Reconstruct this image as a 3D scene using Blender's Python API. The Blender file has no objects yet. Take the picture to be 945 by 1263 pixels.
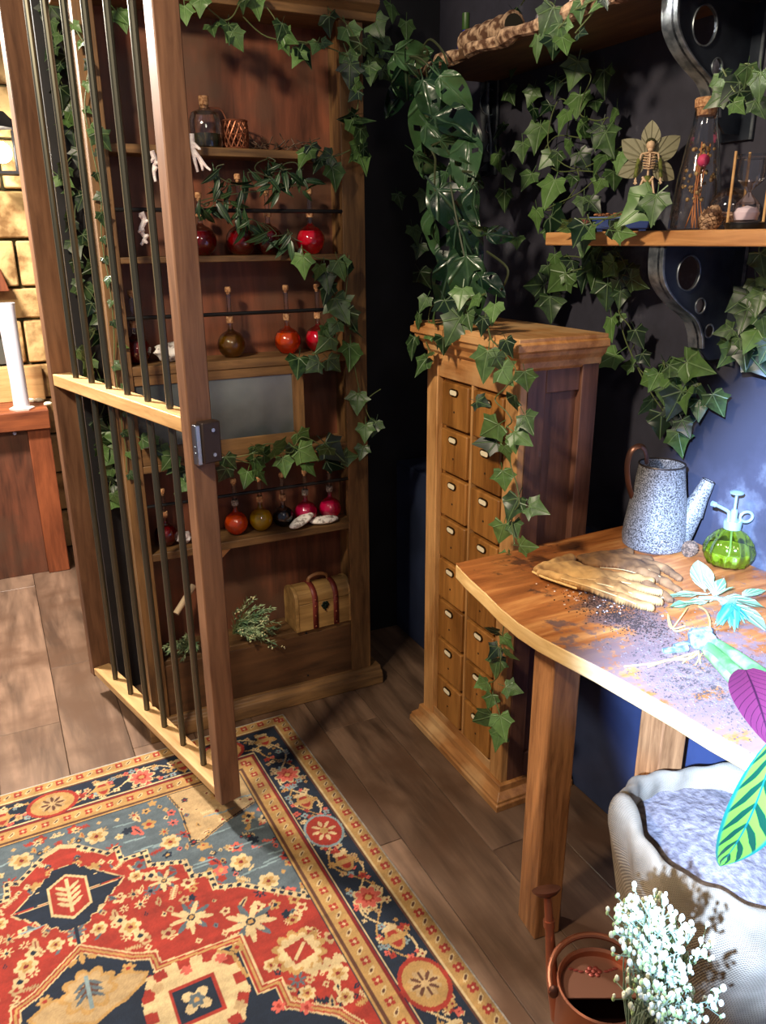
import bpy, math, random
import numpy as np
from mathutils import Vector, Matrix, noise
PI=math.pi
random.seed(7)
S=bpy.context.scene
COL=S.collection
# ------------------------------------------------------------------ camera
FPX,PITCH,ROLL,AZ,CH=980.76,math.radians(18.935),math.radians(-.396),math.radians(26.),1.5
_f=Vector((0,math.cos(PITCH),-math.sin(PITCH)));_r=Vector((1,0,0));_u=_r.cross(_f)
_r2=_r*math.cos(ROLL)+_u*math.sin(ROLL);_u2=_u*math.cos(ROLL)-_r*math.sin(ROLL)
_M=Matrix.Rotation(-AZ,3,'Z')
CR,CU,CF=_M@_r2,_M@_u2,_M@_f
CAM=Vector((0,0,CH))
cd=bpy.data.cameras.new('camera');cam=bpy.data.objects.new('camera',cd);COL.objects.link(cam)
m=Matrix((CR,CU,-CF)).transposed().to_4x4();m.translation=CAM;cam.matrix_world=m
cd.sensor_fit='VERTICAL';cd.sensor_height=36;cd.lens=36*FPX/1263;cd.clip_start=.02
S.camera=cam
# ------------------------------------------------------------------ look
S.view_settings.view_transform='Standard';S.view_settings.look='None';S.view_settings.gamma=1
S.view_settings.use_curve_mapping=False;S.view_settings.exposure=0.0
w=bpy.data.worlds.new('world');S.world=w;w.use_nodes=True
w.node_tree.nodes['Background'].inputs[0].default_value=(.62,.72,1,1)
w.node_tree.nodes['Background'].inputs[1].default_value=.16
def lamp(name,kind,loc,target,power,color,size=.2,**k):
    d=bpy.data.lights.new(name,kind);d.energy=power;d.color=color
    if kind=='AREA': d.shape='DISK';d.size=size
    else: d.shadow_soft_size=size
    for a,b in k.items(): setattr(d,a,b)
    o=bpy.data.objects.new(name,d);COL.objects.link(o);o.location=loc
    o.rotation_euler=(Vector(target)-Vector(loc)).to_track_quat('-Z','Y').to_euler();return o
lamp('ceiling_lamp','AREA',(-.75,.85,2.5),(.75,1.7,.6),58,(1,.84,.62),.22)
lamp('passage_lamp','AREA',(-.42,3.15,2.45),(.0,2.4,.0),160,(1,.92,.82),.25)
lamp('front_lamp','AREA',(.1,-.7,2.5),(.9,1.9,1.0),7,(1,.84,.68),.4)
lamp('daylight_spot','SPOT',(-.8,-.5,2.0),(1.3,.43,.9),3700,(.37,.56,1.0),.02,spot_size=math.radians(33.5),spot_blend=.34)
# ------------------------------------------------------------------ helpers
def ray(x,y): return CR*((x-472.5)/FPX)-CU*((y-631.5)/FPX)+CF
def PX(x,y,X=None,Y=None,Z=None):
    d=ray(x,y)
    if X is not None: t=X/d.x
    elif Y is not None: t=Y/d.y
    else: t=(Z-CH)/d.z
    return CAM+d*t
def lin(c):
    return tuple((v/12.92 if v<=.04045 else ((v+.055)/1.055)**2.4) for v in c)
def rgb(r,g,b): return lin((r/255,g/255,b/255))+(1,)
class NT:
    def __init__(s,name):
        s.m=bpy.data.materials.new(name);s.m.use_nodes=True;s.t=s.m.node_tree;s.b=s.t.nodes['Principled BSDF']
    def n(s,ty,**k):
        nd=s.t.nodes.new(ty)
        for a,b in k.items():
            if a in ('operation','data_type','blend_type','feature','interpolation','attribute_name','vector_type','mode','voronoi_dimensions','noise_dimensions'): setattr(nd,a,b)
            else: nd.inputs[a.replace('_',' ')].default_value=b
        return nd
    def l(s,a,b): s.t.links.new(a,b)
    def ramp(s,fac,stops):
        r=s.n('ShaderNodeValToRGB');e=r.color_ramp.elements
        e[0].position,e[0].color=stops[0];e[1].position,e[1].color=stops[-1]
        for p,c in stops[1:-1]:
            q=e.new(p);q.color=c
        s.l(fac,r.inputs[0]);return r.outputs[0]
    def mix(s,fac,a,b,mode='MIX'):
        x=s.n('ShaderNodeMix',data_type='RGBA');x.blend_type=mode
        for v,i in ((fac,0),(a,6),(b,7)):
            if hasattr(v,'links'): s.l(v,x.inputs[i])
            else: x.inputs[i].default_value=v
        return x.outputs[2]
    def math(s,op,a,b=0.,c=None):
        x=s.n('ShaderNodeMath',operation=op)
        for i,v in enumerate((a,b) if c is None else (a,b,c)):
            if hasattr(v,'links'): s.l(v,x.inputs[i])
            else: x.inputs[i].default_value=v
        return x.outputs[0]
    def bump(s,h,strength=.3,dist=.002):
        b=s.n('ShaderNodeBump',Strength=strength,Distance=dist);s.l(h,b.inputs['Height']);s.l(b.outputs[0],s.b.inputs['Normal'])
    def coord(s,scale=(1,1,1),off=True):
        tc=s.n('ShaderNodeTexCoord');mp=s.n('ShaderNodeMapping');mp.inputs['Scale'].default_value=scale
        if off:
            oi=s.n('ShaderNodeObjectInfo');ad=s.n('ShaderNodeVectorMath',operation='MULTIPLY_ADD')
            s.l(oi.outputs['Random'],ad.inputs[0]);ad.inputs[1].default_value=(7.3,3.1,5.7);s.l(tc.outputs['Object'],ad.inputs[2]);s.l(ad.outputs[0],mp.inputs[0])
        else: s.l(tc.outputs['Object'],mp.inputs[0])
        return mp.outputs[0]
def plain(name,c,rough=.5,metal=0.,**k):
    q=NT(name);q.b.inputs['Base Color'].default_value=c;q.b.inputs['Roughness'].default_value=rough;q.b.inputs['Metallic'].default_value=metal
    for a,b in k.items(): q.b.inputs[a.replace('_',' ')].default_value=b
    return q.m
def speckle(name,c1,c2,scale=60,rough=.6,metal=0.,lo=.4,hi=.6,bs=.2,bd=.002,detail=4):
    q=NT(name);v=q.coord();nz=q.n('ShaderNodeTexNoise',Scale=scale,Detail=detail);q.l(v,nz.inputs['Vector'])
    q.l(q.ramp(nz.outputs[0],[(lo,c1),(hi,c2)]),q.b.inputs['Base Color']);q.b.inputs['Roughness'].default_value=rough;q.b.inputs['Metallic'].default_value=metal
    q.bump(nz.outputs[0],bs,bd);return q.m
def wood(name,c1,c2,axis='Z',rough=.5,fine=55,knot=.5,c3=None,bs=.25,vary=.25):
    q=NT(name);k={'X':0,'Y':1,'Z':2}[axis]
    sc=[1,1,1];sc[k]=.09
    v=q.coord(tuple(a*fine for a in sc));n1=q.n('ShaderNodeTexNoise',Scale=1.,Detail=7.,Roughness=.65,Distortion=.6);q.l(v,n1.inputs['Vector'])
    sc2=[9,9,9];sc2[k]=1.6
    v2=q.coord(tuple(sc2));n2=q.n('ShaderNodeTexNoise',Scale=1.,Detail=3.,Distortion=1.4);q.l(v2,n2.inputs['Vector'])
    f=q.math('ADD',q.math('MULTIPLY',n1.outputs[0],1-knot),q.math('MULTIPLY',n2.outputs[0],knot))
    mid=tuple((a+b)/2 for a,b in zip(c1,c2))
    col=q.ramp(f,[(.36,c1),(.5,mid),(.64,c2)])
    if c3 is not None:
        v3=q.coord((5,5,5));n3=q.n('ShaderNodeTexNoise',Scale=1.,Detail=5.);q.l(v3,n3.inputs['Vector'])
        mr=q.ramp(n3.outputs[0],[(.47,(0,0,0,1)),(.66,(1,1,1,1))]);col=q.mix(mr,col,c3)
    oi=q.n('ShaderNodeObjectInfo');r=q.math('MULTIPLY_ADD',oi.outputs['Random'],vary,1-vary/2)
    hs=q.n('ShaderNodeHueSaturation');q.l(r,hs.inputs['Value']);q.l(col,hs.inputs['Color']);q.l(hs.outputs[0],q.b.inputs['Base Color'])
    q.b.inputs['Roughness'].default_value=rough;q.bump(n1.outputs[0],bs,.0015);return q.m
def put(o,parent=None,label=None,cat=None,group=None,kind=None):
    if parent is not None: o.parent=parent
    if label: o['label']=label
    if cat: o['category']=cat
    if group: o['group']=group
    if kind: o['kind']=kind
    return o
def thing(name,label,cat,loc=(0,0,0),rz=0,group=None,kind=None):
    o=bpy.data.objects.new(name,None);COL.objects.link(o);o.location=loc;o.rotation_euler=(0,0,rz);o.empty_display_size=.05
    return put(o,None,label,cat,group,kind)
class MB:
    def __init__(s): s.v=[];s.f=[];s.M=None
    def add(s,vs,fs):
        n=len(s.v)
        for p in vs:
            p=Vector(p);s.v.append(tuple(s.M@p) if s.M is not None else tuple(p))
        s.f+= [tuple(i+n for i in f) for f in fs];return s
    def box(s,x0,x1,y0,y1,z0,z1):
        return s.add([(x,y,z) for z in (z0,z1) for x,y in ((x0,y0),(x1,y0),(x1,y1),(x0,y1))],[(0,3,2,1),(4,5,6,7),(0,1,5,4),(1,2,6,5),(2,3,7,6),(3,0,4,7)])
    def prism(s,pts,a,b,axis='Z'):
        # pts 2D polygon ccw extruded a..b along axis
        n=len(pts);f={'Z':lambda p,h:(p[0],p[1],h),'Y':lambda p,h:(p[0],h,p[1]),'X':lambda p,h:(h,p[0],p[1])}[axis]
        vs=[f(p,a) for p in pts]+[f(p,b) for p in pts]
        return s.add(vs,[tuple(range(n))[::-1],tuple(range(n,2*n))]+[(i,(i+1)%n,n+(i+1)%n,n+i) for i in range(n)])
    def lathe(s,prof,n=24,c=(0,0,0),fn=None,cap=True):
        vs=[];fs=[]
        for j,(r,z) in enumerate(prof):
            for i in range(n):
                a=2*PI*i/n;rr=r*(fn(a,z) if fn else 1)
                vs.append((c[0]+rr*math.cos(a),c[1]+rr*math.sin(a),c[2]+z))
        for j in range(len(prof)-1):
            for i in range(n):
                k=(i+1)%n;fs.append((j*n+i,j*n+k,(j+1)*n+k,(j+1)*n+i))
        if cap:
            if prof[0][0]>1e-6: fs.append(tuple(range(n))[::-1])
            if prof[-1][0]>1e-6: fs.append(tuple((len(prof)-1)*n+i for i in range(n)))
        return s.add(vs,fs)
    def tube(s,pts,r,n=8,cap=True,flat=1.):
        pts=[Vector(p) for p in pts];R=r if hasattr(r,'__len__') else [r]*len(pts)
        vs=[];fs=[];up=None
        for i,p in enumerate(pts):
            t=(pts[min(i+1,len(pts)-1)]-pts[max(i-1,0)])
            if t.length<1e-9: t=Vector((0,0,1))
            t.normalize()
            if up is None: up=t.orthogonal().normalized()
            up=(up-t*up.dot(t))
            up=up.normalized() if up.length>1e-6 else t.orthogonal().normalized()
            q=t.cross(up)
            for k in range(n):
                a=2*PI*k/n;vs.append(p+(up*math.cos(a)*flat+q*math.sin(a))*R[i])
        for i in range(len(pts)-1):
            for k in range(n):
                l=(k+1)%n;fs.append((i*n+k,i*n+l,(i+1)*n+l,(i+1)*n+k))
        if cap: fs+= [tuple(range(n))[::-1],tuple((len(pts)-1)*n+k for k in range(n))]
        return s.add(vs,fs)
    def ball(s,c,r,n=12,m=8,sc=(1,1,1)):
        prof=[(max(1e-5,math.sin(PI*j/m)),-math.cos(PI*j/m)) for j in range(m+1)]
        vs=[];fs=[]
        for a,z in prof:
            for i in range(n): vs.append((c[0]+r*sc[0]*a*math.cos(2*PI*i/n),c[1]+r*sc[1]*a*math.sin(2*PI*i/n),c[2]+r*sc[2]*z))
        for j in range(m):
            for i in range(n):
                k=(i+1)%n;fs.append((j*n+i,j*n+k,(j+1)*n+k,(j+1)*n+i))
        return s.add(vs,fs)
    def mesh(s,name,mt,smooth=35):
        me=bpy.data.meshes.new(name);me.from_pydata(s.v,[],s.f)
        me.materials.append(mt)
        if smooth:
            me.polygons.foreach_set('use_smooth',[True]*len(me.polygons));me.set_sharp_from_angle(angle=math.radians(smooth))
        me.update();return me
    def build(s,name,mt,parent=None,bevel=0,smooth=35,**k):
        o=bpy.data.objects.new(name,s.mesh(name,mt,smooth));COL.objects.link(o)
        if bevel:
            b=o.modifiers.new('bevel','BEVEL');b.width=bevel;b.segments=2;b.limit_method='ANGLE'
        return put(o,parent,**k)
def B(x0,x1,y0,y1,z0,z1): return MB().box(x0,x1,y0,y1,z0,z1)
def smoothpath(pts,k=6):
    pts=[Vector(p) for p in pts];out=[]
    for i in range(len(pts)-1):
        p0=pts[max(i-1,0)];p1=pts[i];p2=pts[i+1];p3=pts[min(i+2,len(pts)-1)]
        for j in range(k):
            t=j/k;out.append(.5*((2*p1)+(p2-p0)*t+(2*p0-5*p1+4*p2-p3)*t*t+(3*p1-p0-3*p2+p3)*t**3))
    out.append(pts[-1]);return out
def dup(o,parent=None,loc=None,rz=None,label=None):
    c=o.copy();COL.objects.link(c)
    if parent is not None: c.parent=parent
    if loc is not None: c.location=loc
    if rz is not None: c.rotation_euler[2]=rz
    if label: c['label']=label
    for ch in list(kids.get(o.name,[])): dup(ch,c)
    return c
kids={}
# ------------------------------------------------------------------ materials
W_BOOK=wood('stained_bookcase_wood',rgb(66,44,26),rgb(142,104,62),'Z',.55)
W_BOOKX=wood('stained_bookcase_wood_cross',rgb(70,48,28),rgb(138,102,62),'X',.55)
W_PANEL=wood('reddish_plywood',rgb(66,38,26),rgb(132,76,52),'Z',.5,40,.6,c3=rgb(92,64,48))
W_PANELX=wood('reddish_plywood_cross',rgb(66,44,28),rgb(110,76,48),'X',.5,40,.6)
W_CAB=wood('waxed_pine',rgb(146,96,48),rgb(226,172,110),'Z',.42)
W_CABY=wood('waxed_pine_cross',rgb(138,86,42),rgb(204,146,88),'Y',.42,c3=rgb(212,170,118))
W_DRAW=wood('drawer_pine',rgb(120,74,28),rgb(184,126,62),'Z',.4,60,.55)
W_SIDE=wood('shaded_cabinet_side_wood',rgb(74,46,34),rgb(124,84,68),'Z',.45)  # side wood darkened to stand for the weak light on that side
W_GATE=wood('shaded_post_pine',rgb(88,58,40),rgb(140,100,72),'Z',.5)  # post pine darkened to the tone of its shaded end face
W_GATEX=wood('gate_pine_cross',rgb(160,118,70),rgb(214,172,116),'Y',.5)
W_TOP=wood('oiled_bench_wood',rgb(126,68,28),rgb(204,136,72),'Y',.33,34,.6)
W_EDGE=wood('pale_sawn_edge',rgb(196,148,82),rgb(240,204,140),'Y',.5)
W_LEG=wood('bench_leg_oak',rgb(112,70,38),rgb(186,128,78),'Z',.45,70,.4)
W_SHELF=wood('pale_shelf_wood',rgb(150,96,52),rgb(216,160,100),'Y',.5)
W_PLANK=wood('worn_floor_plank',rgb(72,54,42),rgb(134,106,86),'Y',.42,26,.62,c3=rgb(88,64,48),bs=.12,vary=.3)
W_RED=wood('red_stained_pine',rgb(96,44,22),rgb(156,84,46),'X',.5)
W_REDZ=wood('red_stained_pine_upright',rgb(100,48,24),rgb(156,84,48),'Z',.5)
W_CREAM=wood('bare_pine',rgb(196,140,84),rgb(236,192,132),'X',.5)
BARK=speckle('bark',rgb(92,60,40),rgb(206,170,136),45,.85,0,.42,.6,.8,.006)
IRON=plain('black_iron_bar',rgb(92,90,78),.3,.7)
ROD=plain('black_rod',rgb(26,26,28),.4,.3)
STEEL=plain('brushed_steel',rgb(170,180,190),.3,1)
DARKSTEEL=plain('dark_steel_box',rgb(62,50,46),.45,.5)
BRASS=plain('brass_rim',rgb(70,52,28),.4,.8)
IVORY=plain('ivory_card',rgb(246,232,196),.6)
COPPER=plain('aged_copper',rgb(160,100,74),.38,.8)
CORK=speckle('cork',rgb(150,100,62),rgb(206,158,112),160,.8)
BONE=plain('bone',rgb(222,188,150),.5)
WHITEC=speckle('white_coral',rgb(214,196,196),rgb(248,240,238),80,.7)
STONEW=speckle('carved_white_stone',rgb(150,140,134),rgb(240,234,228),70,.7,0,.38,.5,.6,.003)
PLATE=speckle('blackened_steel_plate',rgb(38,44,56),rgb(84,92,104),9,.38,.7,.3,.75,.05)
PLATEEDGE=speckle('worn_steel_edge',rgb(92,100,108),rgb(150,158,164),30,.35,.7)
BLACKW=None
def darkwall():
    q=NT('dark_limewash_wall');v=q.coord((1,1,1),False);n=q.n('ShaderNodeTexNoise',Scale=4.5,Detail=9.,Roughness=.65);q.l(v,n.inputs['Vector'])
    c=q.ramp(n.outputs[0],[(.42,rgb(46,45,56)),(.58,rgb(56,55,68)),(.70,rgb(98,100,110))]);q.l(c,q.b.inputs['Base Color']);q.b.inputs['Roughness'].default_value=.7
    q.bump(n.outputs[0],.3,.004);return q.m
WALLM=darkwall();BLACKM=speckle('matt_black_paint',rgb(14,14,18),rgb(24,24,30),8,.6)
PANELM=speckle('blue_lit_panel_paint',rgb(38,46,68),rgb(48,58,86),5,.5)  # near-black panel, its blue raised to stand for the cool spot light
def thin_glass(name,tint=(1,1,1,1),gl=.12,rough=.02):
    q=NT(name);q.t.nodes.remove(q.b);out=q.t.nodes['Material Output']
    t=q.n('ShaderNodeBsdfTransparent');t.inputs[0].default_value=tint;g=q.n('ShaderNodeBsdfGlossy',Roughness=rough)
    lw=q.n('ShaderNodeLayerWeight',Blend=.35);mr=q.math('MULTIPLY_ADD',lw.outputs['Fresnel'],.8,gl*.4)
    mx=q.n('ShaderNodeMixShader');q.l(mr,mx.inputs[0]);q.l(t.outputs[0],mx.inputs[1]);q.l(g.outputs[0],mx.inputs[2]);q.l(mx.outputs[0],out.inputs[0]);return q.m
GLASS=thin_glass('clear_glass')
def liquid(name,c,tr=.42): return plain(name,c,.04,0,Transmission_Weight=tr,IOR=1.33)
def leafmat(name,dark,light,vein,rough=.38,n=7.,mot=.5,vm=.6):
    q=NT(name);tc=q.n('ShaderNodeTexCoord');sp=q.n('ShaderNodeSeparateXYZ');q.l(tc.outputs['Object'],sp.inputs[0])
    x,y=sp.outputs[0],sp.outputs[1]
    an=q.math('ARCTAN2',x,y);r=q.math('SQRT',q.math('ADD',q.math('MULTIPLY',x,x),q.math('MULTIPLY',y,y)))
    fr=q.math('ABSOLUTE',q.math('SUBTRACT',q.math('FRACT',q.math('ADD',q.math('DIVIDE',an,2*PI/n),.5)),.5))
    d=q.math('MULTIPLY',fr,q.math('MULTIPLY',r,2*PI/n))
    vf=q.ramp(d,[(.006,(1,1,1,1)),(.032,(0,0,0,1))])
    oi=q.n('ShaderNodeObjectInfo');ad=q.n('ShaderNodeVectorMath',operation='ADD');q.l(tc.outputs['Object'],ad.inputs[0]);q.l(oi.outputs['Random'],ad.inputs[1])
    nz=q.n('ShaderNodeTexNoise',Scale=4.,Detail=4.);q.l(ad.outputs[0],nz.inputs['Vector'])
    f=q.math('ADD',q.math('MULTIPLY',nz.outputs[0],mot),q.math('MULTIPLY',oi.outputs['Random'],1-mot))
    base=q.ramp(f,[(.32,dark),(.88,light)])
    c=q.mix(q.math('MULTIPLY',vf,vm),base,vein)
    q.l(c,q.b.inputs['Base Color']);q.b.inputs['Roughness'].default_value=rough
    q.b.inputs['Subsurface Weight'].default_value=0
    q.bump(vf,.4,.01);return q.m
IVY=leafmat('ivy_leaf_green',rgb(14,36,18),rgb(104,140,74),rgb(136,164,112),.4,7.,.45,.38)
MONL=leafmat('monstera_leaf_green',rgb(16,38,24),rgb(70,104,62),rgb(96,126,92),.25,9,.4,.3)
HERB=leafmat('herb_sprig_green',rgb(12,34,18),rgb(52,84,46),rgb(80,104,70))
STEM=plain('ivy_stem',rgb(92,104,60),.6)
DSTEM=plain('dark_ivy_stem',rgb(58,64,38),.6)
# ------------------------------------------------------------------ leaves
def ivyleaf(seed,thick=0):
    rn=random.Random(seed)
    # unit leaf: length 1 along +Y (tip), lobes symmetric
    half=[(0,0),(.16,-.12),(.38,-.15),(.42,.04),(.60,.26),(.42,.36),(.27,.52),(0,1)]
    j=lambda a:a+rn.uniform(-.035,.035)
    R=[half[0]]+[(j(a),j(b)) for a,b in half[1:-1]]
    Lf=[(-j(a),j(b)) for a,b in half[1:-1]]
    tip=(rn.uniform(-.06,.06),1.0)
    def h(x,y): return .22*abs(x)-.28*(y**2)*.6+.05*math.sin(9*x+seed)-.1*x*x*3
    mid=[(0,.3),(0,.6)]
    pts=[R[0]]+R[1:]+[tip]+Lf[::-1]+mid
    vs=[(x,y,h(x,y)) for x,y in pts]
    n=len(R);ti=n;li=list(range(n+1,n+1+len(Lf)));m0=len(pts)-2;m1=m0+1
    Ri=list(range(1,n));Li=li[::-1]  # both from base outward
    fs=[]
    for I,fl in ((Ri,0),(Li,1)):
        a=[(0,I[0],m0),(I[0],I[1],I[2]),(I[0],I[2],m0),(I[2],I[3],m0),(I[3],I[4],m0),(I[4],I[5],m1,m0),(I[5],ti,m1)]
        fs+=[t[::-1] if fl else t for t in a]
    # petiole
    k=len(vs);vs+=[(-.018,0,0),(.018,0,0),(.014,-.42,.12),(-.014,-.42,.12)];fs.append((k,k+3,k+2,k+1))
    return vs,fs
def simpleleaf(w=.3,seed=0,n=6,curl=.25,fold=.3,wav=0,pet=.15):
    vs=[];fs=[]
    for i in range(n+1):
        t=i/n;ww=w*math.sin(PI*min(1,t**.8))**.8 if 0<t<1 else 0.002
        z=-curl*t*t
        e=wav*math.sin(t*14+seed)
        vs+=[(-ww,t,z+fold*ww+e),(0,t,z),(ww,t,z+fold*ww-e)]
    for i in range(n):
        a=3*i;fs+=[(a,a+1,a+4,a+3),(a+1,a+2,a+5,a+4)]
    k=len(vs);vs+=[(-.02,0,0),(.02,0,0),(.015,-pet,.03),(-.015,-pet,.03)];fs.append((k,k+3,k+2,k+1))
    return vs,fs
def monleaf(seed=0):
    # elongated leaf with oval holes: strips with gaps
    vs=[];fs=[];n=12;w=.33
    for i in range(n+1):
        t=i/n;ww=w*math.sin(PI*min(1,(t*.93+.05)**.75))**.7 if i<n else .004
        z=-.35*t*t
        for k,q in enumerate((-1,-.72,-.28,0,.28,.72,1)):
            x=q*ww;vs.append((x,t,z+.35*abs(x)+.03*math.sin(t*11+q*3+seed)))
    for i in range(n):
        for k in range(6):
            if k==(1 if (i+seed)%2 else 4) and i in (3,6,9): continue
            a=7*i+k;fs.append((a,a+1,a+8,a+7))
    k=len(vs);vs+=[(-.02,0,0),(.02,0,0),(.015,-.3,.06),(-.015,-.3,.06)];fs.append((k,k+3,k+2,k+1))
    return vs,fs
def leafmesh(name,vf,mt):
    b=MB();b.add(*vf);return b.mesh(name,mt,60)
IVYM=[leafmesh('ivy_leaf',ivyleaf(s),IVY) for s in range(6)]
HERBM=[leafmesh('sprig_leaf',simpleleaf(.14,s,5,.35,.3),HERB) for s in range(3)]
MONM=[leafmesh('monstera_leaf',monleaf(s),MONL) for s in range(3)]
def place_leaf(meshes,rn,c,tipdir,nrm,size,parent,ploc,name='leaf',jit=.45,centre=True):
    tip=tipdir.normalized();z=(nrm-tip*nrm.dot(tip)).normalized();x=tip.cross(z)
    R=Matrix((x,tip,z)).transposed()
    R=R@Matrix.Rotation(rn.gauss(0,jit),3,'Y')@Matrix.Rotation(rn.gauss(.1,jit*.7),3,'X')
    o=bpy.data.objects.new(name,rn.choice(meshes));COL.objects.link(o)
    base=c-(R@Vector((0,1,0)))*size*(.42 if centre else 0)
    m=Matrix.Translation(base-ploc)@R.to_4x4()@Matrix.Diagonal((size,size,size,1))
    o.parent=parent;o.matrix_basis=m;return base
def garland(name,label,plane,leaves,normal,cat='ivy',group=None,meshes=None,seed=1,stem=STEM,r=.0016,jit=.45,dj=.015,stemorder=True,extra_stems=(),smul=1.):
    """leaves: (px,py,size_px,angle) on a real plane; stem follows them"""
    meshes=meshes or IVYM
    rn=random.Random(seed);nrm=Vector(normal).normalized();key=dict([plane])
    pts=[PX(l[0],l[1],**key) for l in leaves]
    o0=pts[0].copy();root=thing(name,label,cat,o0,0,group)
    tz=Vector((0,0,1));h=tz.cross(nrm);h.normalize()
    if h.dot(CR)<0: h=-h
    dn=-(tz-nrm*tz.dot(nrm)).normalized()
    bases=[]
    for l,p in zip(leaves,pts):
        a=math.radians(l[3]+rn.uniform(-18,18));d=(p-CAM).dot(CF)
        sz=l[2]/FPX*d*rn.uniform(.78,1.18)*smul
        tip=dn*math.cos(a)+h*math.sin(a)
        b=place_leaf(meshes,rn,p+nrm*rn.uniform(0,dj*2),tip,nrm,sz,root,o0,jit=jit)
        bases.append(b-tip*sz*.3)
    if stemorder and len(bases)>2:
        q=[bases[0]]+[(bases[i-1]+bases[i]*2+bases[i+1])/4-nrm*.004 for i in range(1,len(bases)-1)]+[bases[-1]]
        MB().tube([p-o0 for p in smoothpath(q,5)],r,5).build('stem',stem,root)
    for i,e in enumerate(extra_stems):
        q=[PX(x,y,**key)-nrm*.003 for x,y in e]
        MB().tube([p-o0 for p in smoothpath(q,5)],r,5).build('stem',stem,root)
    return root
def along(path,n,size,spread,seed,ang=0,aj=70):
    rn=random.Random(seed);out=[]
    L=[math.dist(path[i],path[i+1]) for i in range(len(path)-1)];T=sum(L)
    for k in range(n):
        t=(k+.5)/n*T;i=0
        while i<len(L)-1 and t>L[i]: t-=L[i];i+=1
        q=t/L[i];x=path[i][0]*(1-q)+path[i+1][0]*q;y=path[i][1]*(1-q)+path[i+1][1]*q
        out.append((x+rn.uniform(-1,1)*spread,y+rn.uniform(-1,1)*spread*.6,size*rn.uniform(.75,1.25),ang+rn.uniform(-aj,aj)))
    return out
def at(L,rz=0):
    b=MB();b.M=Matrix.Rotation(-rz,4,'Z')@Matrix.Translation(-Vector(L));return b
# ================================================================== SETTING
fl=at((0,0,0)).box(-1.9,1.6,-.9,4.3,-.06,-.012).build('floor',BLACKM,kind='structure')
rn=random.Random(3)
xs=[-1.87+.19*k for k in range(19)]
pm={}
for i,x0 in enumerate(xs):
    x1=min(x0+.1885,1.6);y=-.9-rn.uniform(0,1.1)
    if i==13: y=-.9-0.02-.0   # joint falls at y=1.53
    joints=[]
    while y<4.3:
        L=1.22
        a,b=max(y,-.9),min(y+L-.0015,4.3)
        if b-a>.05:
            key=(round(b-a,3),round(x1-x0,3))
            if key not in pm: pm[key]=B(0,x1-x0,0,b-a,-.012,0).mesh('plank',W_PLANK,None)
            o=bpy.data.objects.new('plank',pm[key]);COL.objects.link(o);o.parent=fl;o.location=(x0,a,0)
            bv=o.modifiers.new('bevel','BEVEL');bv.width=.0012;bv.segments=1
        y+=L
at((0,0,0)).box(1.5,1.62,-.9,2.62,0,3.0).build('wall_right',WALLM,kind='structure')
wb_=at((0,0,0)).prism([(.24,2.62),(1.5,2.62),(1.5,2.95),(.24,2.95)],0,3.0).build('wall_back',BLACKM,kind='structure')
at((0,0,0)).box(1.335,1.5,-.9,2.619,0,.70).build('trim_1',PANELM,None,.004,kind='structure')
#tr=at((0,0,0)).prism([(1.30,.10),(1.335,.10),(1.335,0),(1.318,0),(1.318,.085)][::-1],-.9,2.52,'Y') if False else None
# far wall of stone blocks
SAND=speckle('mossy_limestone',rgb(132,96,54),rgb(214,176,118),9,.9,0,.36,.52,1.,.02,9)
MORT=speckle('dark_mossy_mortar',rgb(52,50,30),rgb(96,88,56),20,.95)
wf=at((0,0,0)).box(-1.9,1.62,4.2,4.3,0,3.0).build('wall_far',MORT,kind='structure')
rn=random.Random(5)
zrow=[0,.2,.40,.60,.78,.95,1.155,1.30,1.51,1.72,1.93,2.14,2.35,2.56,2.77]
for r in range(len(zrow)-1):
    x=.32
    first=True
    while x>-1.85:
        wd=rn.uniform(.22,.34)*(.62 if first and r%2 else 1);first=False
        x0=max(x-wd,-1.9)
        if not(.95<=zrow[r]<1.15 and x>-.75 and x0<.09):
            d=rn.uniform(.015,.04);b=MB();b.box(x0+.006,x-.006,4.2-d,4.2,zrow[r]+.006,zrow[r+1]-.006)
            o=b.build('stone_block',SAND,wf,.008)
        elif x>.09:
            b=MB();b.box(.096,x-.006,4.17,4.2,zrow[r]+.006,zrow[r+1]-.006).build('stone_block',SAND,wf,.008)
        x=x0
for r in range(len(zrow)-1):
    x=.32
    while x<1.4:
        x1=min(x+rn.uniform(.22,.34),1.6);d=rn.uniform(.015,.04)
        MB().box(x+.006,x1-.006,4.2-d,4.2,zrow[r]+.006,zrow[r+1]-.006).build('stone_block',SAND,wf,.008);x=x1
# dark glazed panel in the niche
t=thing('glazed_panel','dark grey glazed panel set in the stone wall above the counter','panel',(-.3,4.18,.95))
at((-.3,4.18,.95)).box(-.72,.085,4.175,4.2,.955,1.15).build('pane',plain('dim_grey_pane',rgb(84,84,78),.35),t)
at((-.3,4.18,.95)).box(-.74,.092,4.15,4.198,1.105,1.155).build('frame',BLACKM,t)
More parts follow.
